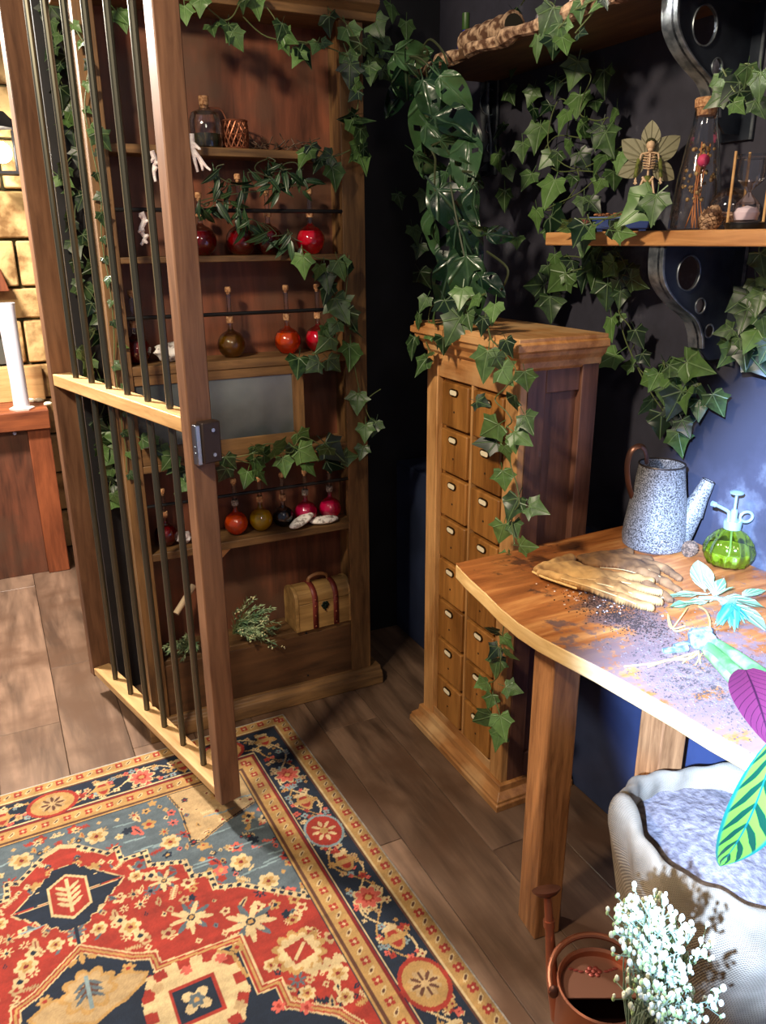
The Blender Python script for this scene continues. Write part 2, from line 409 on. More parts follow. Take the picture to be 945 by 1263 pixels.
# counter
L=(-.4,3.85,0);t=thing('wooden_counter','red-brown wooden counter with plank top against the stone wall','counter',L)
at(L).box(-1.5,.20,3.83,4.155,.70,.785).build('worktop',W_RED,t,.004)
at(L).box(-1.5,.21,4.10,4.155,.785,.945).build('upstand',W_CREAM,t,.004)
at(L).box(.10,.195,3.85,3.92,0,.70).build('leg',W_REDZ,t,.004)
at(L).box(-1.5,-1.405,3.85,3.92,0,.70).build('leg',W_REDZ,t,.004)
at(L).box(-1.405,.10,3.875,3.895,.0,.70).build('front_panel',W_PANEL,t,.002)
c=PX(18,534,Y=3.87);b=at(L);b.M=b.M@Matrix.Translation(c)@Matrix.Rotation(PI/2,4,'X');b.lathe([(0,.012),(.006,.012),(.008,.008),(.008,-.004)],16);b.build('screw_cover',plain('pale_blue_plastic',rgb(190,200,240),.4),t)
W_TOPX=W_RED
# white cylinder with lip
c=Vector((.095,3.90,.785));t=thing('measuring_cylinder','tall frosted white cylinder with a pouring lip standing on the counter','cylinder',c)
b=MB();n=28
def lip(a,z):
    k=max(0,(z-.40)/.06);d=(a-PI*1.02+PI)%(2*PI)-PI
    return 1+k*.55*math.exp(-(d/.35)**2)
b.lathe([(.034,.0),(.034,.02),(.033,.1),(.033,.3),(.033,.40),(.034,.44),(.036,.465),(.033,.465),(.031,.44),(.030,.05),(0,.05)],n,fn=lip,cap=False)
b.build('cylinder_wall',plain('frosted_white_glass',rgb(244,240,250),.5,0,Transmission_Weight=.15),t)
MB().lathe([(.0,.0),(.052,.0),(.054,.008),(.04,.014),(.033,.018)],6).build('foot',plain('white_foot',rgb(232,224,214),.5),t)
rn=random.Random(9)
for i in range(4):
    p=PX(26+i*11,498+rn.uniform(-3,2),Z=.787);b=MB();b.ball((0,0,.006),.016+.006*rn.random(),7,5,(1.2,.9,.6));o=b.build('crystal_chip',speckle('cream_crystal_%d'%i,rgb(220,200,160),rgb(250,244,220),50,.5));o.location=p
    put(o,None,('cream crystal chip farthest left of the tall white cylinder foot','cream crystal chip just left in front of the white cylinder foot','cream crystal chip just right in front of the white cylinder foot','cream crystal chip at the right end of the counter by the gate')[i],'crystal','crystal chips at the foot of the white cylinder')
# lantern on the far wall
L=Vector((.172,4.04,1.785));t=thing('wall_lantern','black-topped lantern with a glaring bulb on the stone wall','lantern',L)
b=MB();b.lathe([(.085,.17),(.08,.185),(.03,.235),(.0,.24)],4);b.build('roof',BLACKM,t)
for sx in (-1,1):
    for sy in (-1,1): B(sx*.055-.004,sx*.055+.004,sy*.055-.004,sy*.055+.004,0,.17).build('corner_post',BLACKM,t)
B(-.06,.06,-.06,.06,-.012,0).build('base',BLACKM,t)
em=plain('glowing_bulb',(1,.95,.85,1),.5);em.node_tree.nodes['Principled BSDF'].inputs['Emission Color'].default_value=(1,.93,.8,1);em.node_tree.nodes['Principled BSDF'].inputs['Emission Strength'].default_value=60
MB().ball((0,0,.075),.042,16,10).build('bulb',em,t)
B(-.012,.012,.05,.12,.05,.08).build('wall_arm',BLACKM,t)
# small red wedge bracket
L=PX(4,345,Y=4.1);t=MB();t.prism([(-.12,-.05),(.02,-.05),(-.01,.06),(-.12,.07)],-.04,.06,'Y');o=t.build('wall_bracket',W_REDZ,None,.004);o.location=L
put(o,None,'dark red wooden bracket on the stone wall below the lantern','bracket')
# ================================================================== RUG
def make_rug():
    step=.0028;U1,V1=1.48,1.66
    nu,nv=int(U1/step)+1,int(V1/step)+1
    us=np.linspace(0,U1,nu);vs=np.linspace(0,V1,nv);GU,GV=np.meshgrid(us,vs,indexing='ij')
    C=np.zeros((nu,nv,3))
    red=lin((164/255,50/255,36/255));cream=lin((216/255,188/255,138/255));navy=lin((24/255,36/255,54/255));slate=lin((92/255,104/255,110/255))
    gold=lin((188/255,146/255,86/255));pink=lin((214/255,100/255,84/255));tan=lin((190/255,158/255,112/255));dred=lin((128/255,30/255,28/255));lblue=lin((136/255,156/255,158/255));brown=lin((96/255,58/255,40/255))
    def win(u0,u1,v0,v1):
        a,b=np.searchsorted(us,(u0,u1));c,d=np.searchsorted(vs,(v0,v1));return slice(max(a-1,0),b+1),slice(max(c-1,0),d+1)
    def fill(mask_fn,bb,col):
        s=win(*bb);u=GU[s];v=GV[s]
        if u.size==0: return
        mk=mask_fn(u,v);C[s][mk]=col
    def ell(cu,cv,ru,rv,col,rot=0):
        R=max(ru,rv);c,sn=math.cos(rot),math.sin(rot)
        fill(lambda u,v:(((u-cu)*c+(v-cv)*sn)/ru)**2+((-(u-cu)*sn+(v-cv)*c)/rv)**2<1,(cu-R,cu+R,cv-R,cv+R),col)
    def flower(cu,cv,r,n,col,k=.35,rot=0):
        def f(u,v):
            a=np.arctan2(v-cv,u-cu)+rot;return np.hypot(u-cu,v-cv)<r*(1-k+k*np.abs(np.cos(a*n/2)))
        fill(f,(cu-r,cu+r,cv-r,cv+r),col)
    def poly(P,col):
        P=np.array(P);bb=(P[:,0].min(),P[:,0].max(),P[:,1].min(),P[:,1].max())
        def f(u,v):
            ins=np.zeros(u.shape,bool);n=len(P)
            for i in range(n):
                x0,y0=P[i];x1,y1=P[(i+1)%n]
                if y0==y1: continue
                ins^=((y0>v)!=(y1>v))&(u<(x1-x0)*(v-y0)/(y1-y0)+x0)
            return ins
        fill(f,bb,col)
    def line(P,w,col,check=None):
        acc=0
        for (x0,y0),(x1,y1) in zip(P[:-1],P[1:]):
            L=math.hypot(x1-x0,y1-y0)
            if L<1e-6: continue
            dx,dy=(x1-x0)/L,(y1-y0)/L
            def f(u,v,alt=None):
                t=(u-x0)*dx+(v-y0)*dy;d=np.abs(-(u-x0)*dy+(v-y0)*dx);mk=(t>-w)&(t<L+w)&(d<w)
                if alt is not None: mk&=(((t+alt)//(w*2.2)).astype(int)%2==0)
                return mk
            bb=(min(x0,x1)-w,max(x0,x1)+w,min(y0,y1)-w,max(y0,y1)+w)
            fill(f,bb,col)
            if check is not None: fill(lambda u,v:f(u,v,acc),bb,check)
            acc+=L
    UC=.74;mir=lambda P:[(2*UC-a,b) for a,b in P][::-1]
    both=lambda P:P+[(2*UC-a,b) for a,b in P[::-1]]
    rn=random.Random(21)
    # field
    C[:]=slate
    redP=[(UC,.300),(.70,.318),(.633,.384),(.61,.374),(.606,.427),(.5475,.425),(.5455,.477),(.467,.507),(.461,.567),(.421,.576),(.422,.628),(.365,.648),(.217,.777),(.19,.80),(.19,1.8)]
    poly(both(redP),red)
    # motif scatter in slate and red
    def spot(u,v,s,kind,c1,c2):
        if kind==0: flower(u,v,s,5,c1,.4,rn.random());flower(u,v,s*.4,4,c2,.2)
        elif kind==1:
            a=rn.uniform(0,PI);ell(u,v,s*1.3,s*.42,c1,a);ell(u+.3*s,v+.2*s,s*.6,s*.5,c1,a+.8);ell(u,v,s*.8,s*.15,c2,a)
        elif kind==2:
            for k in range(7):
                a=k*2*PI/7+.3;ell(u+.5*s*math.cos(a),v+.5*s*math.sin(a),s*.55,s*.16,c1,a)
            ell(u,v,s*.3,s*.3,c2)
        elif kind==3:
            a=rn.uniform(0,PI)
            for k in range(-3,4): ell(u+k*.35*s*math.cos(a),v+k*.35*s*math.sin(a),s*.5,s*.11,c1,a+PI/2+.4)
            ell(u,v,s*1.2,s*.16,c1,a)
        else: poly([(u-s*.5,v),(u,v-s*.6),(u+s*.5,v),(u,v+s*.6)],c1);ell(u,v,s*.2,s*.2,c2)
    tri=[(.44,.235),(.425,.31),(.432,.46),(.40,.452),(.335,.415),(.21,.365),(.21,.20),(.44,.20)]
    for P in (tri,mir(tri)):
        poly(P,tan);line(P[:6],.004,gold);line(P[:6],.0018,navy)
    for _ in range(560):
        u,v=rn.uniform(.225,UC),rn.uniform(.24,1.6)
        s=rn.uniform(.009,.02);i,j=int(u/step),int(v/step);base=C[i,j]
        onred=base[0]>.3;isl=abs(base[2]-slate[2])<.02
        if onred: c1=rn.choice([cream,gold,tan,cream,slate,navy]);c2=rn.choice([red,navy,dred])
        elif isl: c1=rn.choice([cream,gold,red,pink,tan,navy]);c2=rn.choice([navy,gold,red])
        else: continue
        k=rn.choice([0,1,2,3,4,0,4]);st=rn.getstate();spot(u,v,s,k,c1,c2);rn.setstate(st);spot(2*UC-u,v,s,k,c1,c2)
    # washed streaks in slate
    for _ in range(60):
        u,v=rn.uniform(.22,1.26),rn.uniform(.27,.62);i,j=int(u/step),int(v/step)
        if abs(C[i,j][2]-slate[2])<.02: ell(u,v,.03,.003,lblue,rn.uniform(-.2,.2))
    rb=both(redP)
    line(rb,.0075,cream);line(rb[1:-1],.005,cream,navy)
    for u,v,s in [(.498,.689,.048),(.380,.767,.058),(.527,.546,.036),(.585,.498,.02),(.629,.650,.026),(.693,.62,.02),(.34,.576,.03),(.30,.67,.028),(.26,.987,.026),(.27,1.046,.02),(.337,1.0,.02),(.38,.90,.018),(.648,.306,.03),(.48,.42,.028)]:
        for uu in (u,2*UC-u):
            if s>.034:
                for k in range(9):
                    a=k*2*PI/9;ell(uu+.55*s*math.cos(a),v+.55*s*math.sin(a),s*.5,s*.13,slate if k%2 else cream,a)
                for k in range(6):
                    a=k*PI/3;ell(uu+.35*s*math.cos(a),v+.35*s*math.sin(a),s*.36,s*.12,cream,a)
                ell(uu,v,s*.2,s*.2,navy);ell(uu,v,s*.12,s*.12,gold)
            else:
                flower(uu,v,s,6,cream,.3);flower(uu,v,s*.6,5,gold,.4);ell(uu,v,s*.2,s*.2,dred)
    for uu in (.311,2*UC-.311): # cartouche
        flower(uu,.895,.062,12,gold,.25);flower(uu,.895,.05,12,cream,.2);poly([(uu-.02,.865),(uu+.03,.875),(uu+.02,.925),(uu-.03,.915)],red);line([(uu-.015,.88),(uu+.015,.91)],.004,cream)
    for uu in (.27,2*UC-.27):
        pts=[(uu-.05+.012*k,.955+(.008 if k%2 else -.008)) for k in range(9)];line(pts,.007,cream)
    # hooked navy motif
    cu,cv=UC,.485
    for w,col in ((1.12,cream),(1,navy)):
        for sy,rows in ((-1,5),(1,5)):
            for k in range(rows):
                hw=(.125-.022*k)*(w if w==1 else 1.05);vv=cv+sy*(.014+.02*k)
                for sx in (-1,1):
                    poly([(cu,vv-.012*w),(cu+sx*hw*.8,vv-.010*w),(cu+sx*hw,vv-sy*.012*w),(cu+sx*hw*.86,vv+.009*w),(cu,vv+.012*w)],col)
    hexa=lambda a,b:[(cu-a,cv-b*.6),(cu,cv-b),(cu+a,cv-b*.6),(cu+a,cv+b*.6),(cu,cv+b),(cu-a,cv+b*.6)]
    poly(hexa(.047,.078),cream);poly(hexa(.04,.07),red)
    for k in range(4):
        for sx in (-1,1): ell(cu+sx*.014,cv-.03+.018*k,.018,.005,cream,sx*(-.7))
    line([(cu,cv-.055),(cu,cv+.05)],.004,cream);line([(cu,cv+.08),(cu,.66)],.004,navy)
    # navy medallion
    nav=[(UC,.657),(.64,.735),(.601,.752),(.597,.788),(.42,.80),(.42,.945),(.38,.948),(.38,1.006),(.297,1.07),(.27,1.12),(.27,1.8)]
    nb=both(nav);poly(nb,navy);line(nb,.011,cream);line(nb,.007,red);line([(a,b) for a,b in nb],.003,gold)
    for sg in (1,-1):
        M_=lambda P:[(UC+sg*(UC-a),b) for a,b in P]
        oc=[(.635,.86),(.615,.815),(.56,.806),(.48,.815),(.45,.85),(.45,.93),(.48,.985),(.56,1.0),(.62,.975),(.637,.93)]
        poly(M_(oc),cream);line(M_(oc+oc[:1]),.008,red);line(M_(oc+oc[:1]),.012,cream,red)
        poly(M_([(.50,.86),(.59,.86),(.59,.95),(.50,.95)]),navy);line(M_([(.50,.86),(.59,.86),(.59,.95),(.50,.95),(.50,.86)]),.004,red)
        x=UC+sg*(UC-.545);flower(x,.905,.034,4,cream,.6,PI/4);flower(x,.905,.018,6,slate,.3);ell(x,.905,.006,.006,gold)
        for a,b in ((.47,.83),(.61,.84),(.47,.96),(.605,.965),(.545,.825),(.545,.98)): x=UC+sg*(UC-a);flower(x,b,.014,5,pink if (a+b)%.02>.01 else tan,.4)
        # tan palmette arms
        arm=[(UC,.80),(.70,.775),(.665,.765),(.622,.79),(.635,.81),(.675,.835),(.70,.84),(UC,.86)]
        poly(M_(arm),tan);line(M_(arm),.0035,gold)
        line(M_([(.47,.81),(.445,.83),(.435,.90)]),.004,gold)
        for a,b in ((.655,.76),(.43,.82),(.40,1.0),(.35,1.03),(.64,1.02),(.33,1.12),(.45,1.05),(.68,.99),(.40,1.10),(.55,1.08),(.62,1.12)):
            x=UC+sg*(UC-a);flower(x,b,.016,6,gold if b<1 else pink,.45);ell(x,b,.005,.005,red)
    for r_,c_ in ((.06,gold),(.048,tan),(.022,brown)): flower(UC,.775,r_,9,c_,.25)
    line([(UC,.74),(UC,.82)],.004,lblue)
    for k in range(3):
        for sx in (-1,1): ell(UC+sx*.016,.76+.016*k,.016,.004,slate,sx*.7)
    for sx in (-1,1): ell(UC+sx*.02,.69,.012,.006,gold,sx*.6)
    ell(UC,.685,.006,.018,gold)
    poly([(UC-.2,1.2),(UC,1.02),(UC+.2,1.2),(UC+.2,1.7),(UC-.2,1.7)],red);line([(UC-.2,1.2),(UC,1.02),(UC+.2,1.2)],.006,cream)
    # ---- borders.  e = distance from edge
    EU=np.minimum(GU,U1-GU);E=np.minimum(EU,GV)
    side=EU<GV
    S_=np.where(side,GV,GU)
    def band(a,b,col): C[(E>=a)&(E<b)]=col
    band(.0,.23,navy);band(.045,.058,brown);band(.0,.045,gold);band(.047,.051,cream);band(.163,.172,dred);band(.157,.161,cream);band(.172,.215,gold);band(.215,.222,brown);band(.222,.228,gold)
    mir_ok=lambda:0
    def onborder(s,e,right=True):  # coords for right border & mirrored left & top
        return [(e,s),(U1-e,s)]
    def guard(e,per,r):
        k=0;s=e+.01
        while s<1.66:
            for (u,v) in ([(e,s),(U1-e,s)]+([(s,e)] if s<U1-e else [])):
                if k%2==0: flower(u,v,r,4,red,.45,PI/4);ell(u,v,r*.3,r*.3,cream)
                else: ell(u,v,r*.95,r*.4,cream,.8);ell(u,v,r*.6,r*.2,brown,.8)
            s+=per;k+=1
    guard(.024,.028,.0135);guard(.193,.028,.0125)
    # vine in main border
    for i in range(400):
        s=.11+i*.004
        e=.108+.034*math.sin(s*2*PI/.265)
        for (u,v) in ([(e,s),(U1-e,s)]+([(s,e)] if s<U1-.11 else [])): ell(u,v,.0028,.0028,cream)
        e=.108-.034*math.sin(s*2*PI/.265+.9)
        for (u,v) in ([(e,s),(U1-e,s)]+([(s,e)] if s<U1-.11 else [])): ell(u,v,.0024,.0024,gold)
    for _ in range(230):
        s=rn.uniform(.1,1.6);e=rn.uniform(.07,.15);c1=rn.choice([cream,gold,pink,red,lblue,tan]);r=rn.uniform(.006,.012)
        for (u,v) in ([(e,s),(U1-e,s)]+([(s,e)] if s<U1-.1 else [])): flower(u,v,r,rn.choice([4,5]),c1,.5,rn.random());ell(u,v,r*.25,r*.25,dred)
    def main(u,v,typ,vert):
        a,b=(1,1.25) if vert else (1.25,1)
        if typ==0: flower(u,v,.04,8,cream,.35);flower(u,v,.034,8,pink,.35);flower(u,v,.016,8,red,.3);ell(u,v,.008,.008,gold)
        elif typ==1:
            ell(u,v,.052*a,.052*b,lblue);ell(u,v,.046*a,.046*b,red)
            for k in range(8): q=k*PI/4;ell(u+.022*a*math.cos(q),v+.022*b*math.sin(q),.012,.005,cream,q)
            flower(u,v,.014,6,gold,.3)
        elif typ==2:
            ell(u,v,.055*a,.055*b,red);ell(u,v,.046*a,.046*b,gold);flower(u,v,.036,10,tan,.3)
            for k in range(8): q=k*PI/4;ell(u+.02*math.cos(q),v+.02*math.sin(q),.012,.004,brown,q)
        else: ell(u,v,.02,.034,gold);ell(u,v,.014,.026,red);ell(u,v,.034,.009,gold);ell(u,v-.028,.02,.007,cream)
    for s,ty in ((.307,0),(.44,3),(.573,1),(.70,3),(.832,0),(.965,3),(1.097,2),(1.23,3),(1.36,0),(1.5,3)):
        main(.108,s,ty,True);main(U1-.108,s,ty,True)
    for s,ty in ((.11,3),(.245,2),(.37,3),(.49,0),(.60,3),(.735,2),(.865,3),(.985,0),(1.11,3),(1.24,2)): main(s,.112,ty,False)
    C[E<.006]=lin((200/255,190/255,176/255))
    # worn mottling of the dyes
    nz=np.random.RandomState(4).rand(nu,nv)
    k=np.ones(7)/7
    sm=np.apply_along_axis(lambda a:np.convolve(a,np.ones(25)/25,'same'),0,nz);sm=np.apply_along_axis(lambda a:np.convolve(a,np.ones(5)/5,'same'),1,sm)
    C*=(1+2.2*(sm-.5)+.22*(nz-.5))[...,None];C=np.clip(C*.82,0,1)
    # mesh
    N=nu*nv;co=np.zeros((N,3));co[:,0]=-GU.ravel();co[:,1]=-GV.ravel();co[:,2]=.007+np.random.RandomState(2).rand(N)*.0006
    edge=(E.ravel()<.002);co[edge,2]=.0
    me=bpy.data.meshes.new('rug');me.vertices.add(N);me.vertices.foreach_set('co',co.ravel())
    idx=np.arange(N).reshape(nu,nv);q=np.stack([idx[:-1,:-1],idx[:-1,1:],idx[1:,1:],idx[1:,:-1]],-1).reshape(-1,4)
    # u runs to -x, v to -y : order gives upward normal
    q=q[:,::-1] if False else q
    me.loops.add(q.size);me.loops.foreach_set('vertex_index',q.ravel());me.polygons.add(len(q));me.polygons.foreach_set('loop_start',np.arange(len(q))*4)
    me.update(calc_edges=True);me.validate()
    if me.polygons[10].normal.z<0: me.flip_normals()
    ca=me.color_attributes.new('dye','BYTE_COLOR','POINT')
    s8=np.ones((N,4));s8[:,:3]=C.reshape(-1,3);ca.data.foreach_set('color',s8.ravel())
    me.polygons.foreach_set('use_smooth',[True]*len(q))
    qn=NT('wool_pile');at_=qn.n('ShaderNodeVertexColor');at_.layer_name='dye'
    v=qn.coord((1,1,1),False);nn=qn.n('ShaderNodeTexNoise',Scale=500.,Detail=2.);qn.l(v,nn.inputs['Vector']);n2=qn.n('ShaderNodeTexNoise',Scale=28.,Detail=5.);qn.l(v,n2.inputs['Vector'])
    mm=qn.ramp(n2.outputs[0],[(.3,(.72,.72,.72,1)),(.7,(1,1,1,1))]);qn.l(qn.mix(1.,at_.outputs[0],mm,'MULTIPLY'),qn.b.inputs['Base Color']);qn.b.inputs['Roughness'].default_value=.95
    qn.bump(nn.outputs[0],.5,.002);me.materials.append(qn.m)
    o=bpy.data.objects.new('patterned_rug',me);COL.objects.link(o);o.location=(.702,2.206,0);o.rotation_euler=(0,0,math.radians(1.9))
    put(o,None,'red, navy and cream oriental rug lying on the plank floor','rug')
make_rug()
# ================================================================== GATE
k=.947;N0=Vector((.376,1.7577,.079));ga=math.radians(14.35)
gt=thing('barred_gate','open pine-framed gate with black iron bars and a middle rail','gate',N0,ga)
# local: +Y along gate (far), +X thickness to the right
G_=lambda *a:B(*[q*k for q in a])
G_(0,.062,0,.042,.0,2.5).build('post',W_GATE,gt,.003)
G_(0,.072,.925,.962,.0,2.5).build('post',W_GATE,gt,.003)
G_(.002,.06,.042,.925,1.062,1.100).build('middle_rail',W_GATEX,gt,.003)
G_(.002,.06,.042,.925,.008,.036).build('bottom_rail',W_GATEX,gt,.003)
G_(.002,.06,.042,.925,2.44,2.48).build('top_rail',W_GATEX,gt,.003)
bu=MB().tube([(0,0,1.098*k),(0,0,2.445*k)],.0088,10).mesh('iron_bar',IRON);bl=MB().tube([(0,0,.034*k),(0,0,1.065*k)],.0088,10).mesh('iron_bar_low',IRON)
for q in range(6):
    sy=(.158+.128*q)*k
    for me in (bu,bl):
        o=bpy.data.objects.new('iron_bar',me);COL.objects.link(o);o.parent=gt;o.location=(.031*k,sy,0)
# catch on the near face of the post
b=G_(.018,.066,-.030,-.0005,.995,1.095);b.build('catch_box',DARKSTEEL,gt,.003)
G_(.004,.018,-.022,-.0005,.992,1.09).build('catch_plate',STEEL,gt,.002)
for z in (1.015,1.075): MB().tube([(.045*k,-.0335*k,z*k),(.045*k,-.028*k,z*k)],.0045,10).build('screw_head',STEEL,gt)
for z in (1.02,1.035): MB().tube([(.003*k,-.012*k,z*k),(.006*k,-.012*k,z*k)],.004,10).build('screw_head',STEEL,gt)
# ================================================================== BOOKCASE
L=(.675,2.34,0);bk=thing('potion_bookcase','tall stained wood bookcase of potion shelves standing behind the gate','bookcase',L)
x0,x1,yf,yb=.295,1.055,2.27,2.45
at(L).box(x0,x0+.05,yf,yf+.022,.06,2.09).build('stile',W_BOOK,bk,.002)
at(L).box(x1-.072,x1,yf,yf+.022,.06,2.09).build('stile',W_BOOK,bk,.002)
at(L).box(x0,x0+.02,yf+.022,yb,.0,2.09).build('side_panel',W_BOOK,bk,.002)
at(L).box(x1-.02-.03,x1-.03,yf+.022,yb,.0,2.09).build('side_panel',W_BOOK,bk,.002)
at(L).box(x0+.02,x1-.05,2.405,2.42,.06,2.09).build('back_panel',W_PANEL,bk)
for z,th,xr in ((.618,.024,x1-.05),(.888,.022,x1-.05),(1.172,.026,x1-.05),(1.459,.016,x1-.05),(1.737,.022,x1-.11)):
    at(L).box(x0+.02,xr,yf+.002 if z<1.6 else yf+.03,2.405,z-th,z).build('shelf',W_BOOKX,bk,.002)
at(L).box(x0+.02,x1-.05,yf+.012,2.405,.235,.255).build('shelf',W_BOOKX,bk,.002)
at(L).box(x0+.05,x1-.072,yf+.008,yf+.02,.06,.238).build('base_panel',W_PANELX,bk,.001)
pf=[(yf-.03,0),(yf+.15,0),(yf+.15,.055),(yf-.006,.062),(yf-.012,.05),(yf-.022,.046),(yf-.03,.03)]
at(L).prism([(a,b) for a,b in pf],x0-.02,x1+.035,'X').build('plinth',W_CABY if False else W_BOOKX,bk,.003)
at(L).prism([(yf-.04,2.10),(yf-.04,2.13),(yb,2.13),(yb,2.065),(yf-.012,2.065),(yf-.018,2.085)][::-1],x0-.03,x1+.035,'X').build('cornice',W_BOOKX,bk,.002)
for z in (1.577,1.302,.766): at(L).tube([(x0+.02,yf+.006,z),(x1-.06,yf+.006,z)],.0055,8).build('guard_rod',ROD,bk)
# framed frosted pane
at(L).box(x0+.05,.845,yf+.005,yf+.022,1.118,1.146).build('pane_frame_rail',W_BOOKX,bk,.002)
at(L).box(x0+.05,.845,yf+.005,yf+.022,.888,.94).build('pane_frame_rail',W_BOOKX,bk,.002)
at(L).box(.808,.845,yf+.005,yf+.022,.94,1.118).build('pane_frame_stile',W_CREAM if False else W_BOOK,bk,.002)
fp=speckle('fogged_grey_pane',rgb(74,80,82),rgb(128,132,130),5,.22,.3,.3,.75,.02)
at(L).box(x0+.05,.808,yf+.010,yf+.014,.94,1.118).build('fogged_pane',fp,bk)
# small pale corner brace under the flask shelf
b=at(L);b.prism([(.545,.594),(.60,.594),(.545,.545)],yf+.03,yf+.045,'Y');b.build('corner_brace',W_CREAM,bk)
for px,py in ((378,781),(380,833)): p=PX(px,py,Y=yf+.008);at(L).tube([p-Vector((0,.001,0)),p+Vector((0,.002,0))],.0035,8).build('screw_hole',BLACKM,bk)
# ================================================================== APOTHECARY CABINET
L=(1.2,1.75,0);cb=thing('apothecary_cabinet','waxed pine apothecary cabinet with sixteen small labelled drawers','cabinet',L)
cx0,cx1,cy0,cy1=1.100,1.325,1.520,1.965
at(L).box(cx0+.022,cx1-.03,cy0+.03,cy1-.012,.06,1.20).build('carcass',W_DRAW,cb)
at(L).box(cx0,cx0+.022,cy0,cy0+.058,.06,1.222).build('stile',W_CAB,cb,.003)
at(L).box(cx0,cx0+.022,cy1-.058,cy1,.06,1.222).build('stile',W_CAB,cb,.003)
at(L).box(cx0+.004,cx0+.022,cy0+.058,cy1-.058,1.142,1.222).build('top_rail',W_CABY,cb,.002)
at(L).box(cx0+.004,cx0+.022,cy0+.058,cy1-.058,.06,.094).build('bottom_rail',W_CABY,cb,.002)
# side facing the room: frame and recessed panel
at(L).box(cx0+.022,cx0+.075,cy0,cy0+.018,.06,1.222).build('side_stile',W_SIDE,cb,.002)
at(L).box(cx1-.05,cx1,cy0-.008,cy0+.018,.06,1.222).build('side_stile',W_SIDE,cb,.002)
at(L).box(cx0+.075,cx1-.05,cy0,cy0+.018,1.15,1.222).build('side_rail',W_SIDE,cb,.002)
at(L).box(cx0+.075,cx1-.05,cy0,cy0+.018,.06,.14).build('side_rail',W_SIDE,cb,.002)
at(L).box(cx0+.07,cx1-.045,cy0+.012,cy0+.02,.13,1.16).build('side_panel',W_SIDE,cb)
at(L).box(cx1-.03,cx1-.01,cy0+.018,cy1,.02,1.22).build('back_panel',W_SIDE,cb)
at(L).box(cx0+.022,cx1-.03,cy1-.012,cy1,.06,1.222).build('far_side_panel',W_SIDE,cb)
def mould(name,pr,mt):
    # profile (outset,z) swept round front and two sides, mitred
    b=at(L);vs=[];n=len(pr)
    for o_,z in pr: vs+=[(cx1+.004,cy0-o_,z),(cx0-o_,cy0-o_,z),(cx0-o_,cy1+o_,z),(cx1+.004,cy1+o_,z)]
    fs=[]
    for i in range(n-1):
        for k in range(3): fs.append((4*i+k,4*i+4+k,4*i+5+k,4*i+1+k))
        fs.append((4*i+3,4*i+7,4*i+4,4*i))
    fs.append((0,1,2,3));fs.append(tuple(4*(n-1)+k for k in (3,2,1,0)));b.add(vs,fs);b.build(name,mt,cb,.0015,30)
mould('plinth',[(.033,0),(.033,.018),(.029,.022),(.029,.030),(.012,.046),(.010,.064),(.0,.066)],W_CABY)
mould('cornice',[(0,1.205),(.008,1.212),(.010,1.228),(.024,1.240),(.028,1.252),(.036,1.256),(.036,1.272),(.028,1.275),(.028,1.285)],W_CABY)
# drawers
H=.1305
dm=[]
front=MB();front.box(-.010,.16,-.067,.067,.0,.121)
fm=front.mesh('drawer_front',W_DRAW);hm=MB()
hp=[];nseg=20
def stadium(a,b,n=6):
    out=[]
    for c,s0 in ((a-b,-PI/2),(-(a-b),PI/2)):
        for k in range(n+1): q=s0+PI*k/n;out.append((c+b*math.cos(q),b*math.sin(q)))
    return out
hm.prism([(a,b) for a,b in stadium(.0205,.0095)],-.0145,-.0098,'X');hm=hm.mesh('label_rim',BRASS)
im=MB().prism(stadium(.0172,.0064),-.0152,-.0098,'X').mesh('label_card',IVORY)
ho=MB().tube([(-.0108,0,0),(-.004,0,0)],.0032,8).mesh('pull_hole',plain('dark_knot',rgb(40,24,12),.8))
for r in range(8):
    for cidx,yc in enumerate((1.814,1.655)):
        d=bpy.data.objects.new('drawer',fm);COL.objects.link(d);d.parent=cb;d.location=(cx0+.010-L[0],yc-L[1],1.137-H*(r+1)+.006)
        bv=d.modifiers.new('bevel','BEVEL');bv.width=.004;bv.segments=2
        for nm,me,zz in (('label_holder',hm,.098),('label_card',im,.098),('pull_hole',ho,.045)):
            q=bpy.data.objects.new(nm,me);COL.objects.link(q);q.parent=d;q.location=(0,0,zz)
at(L).box(cx0+.006,cx0+.022,1.7305,1.740,.094,1.142).build('divider',W_CAB,cb)
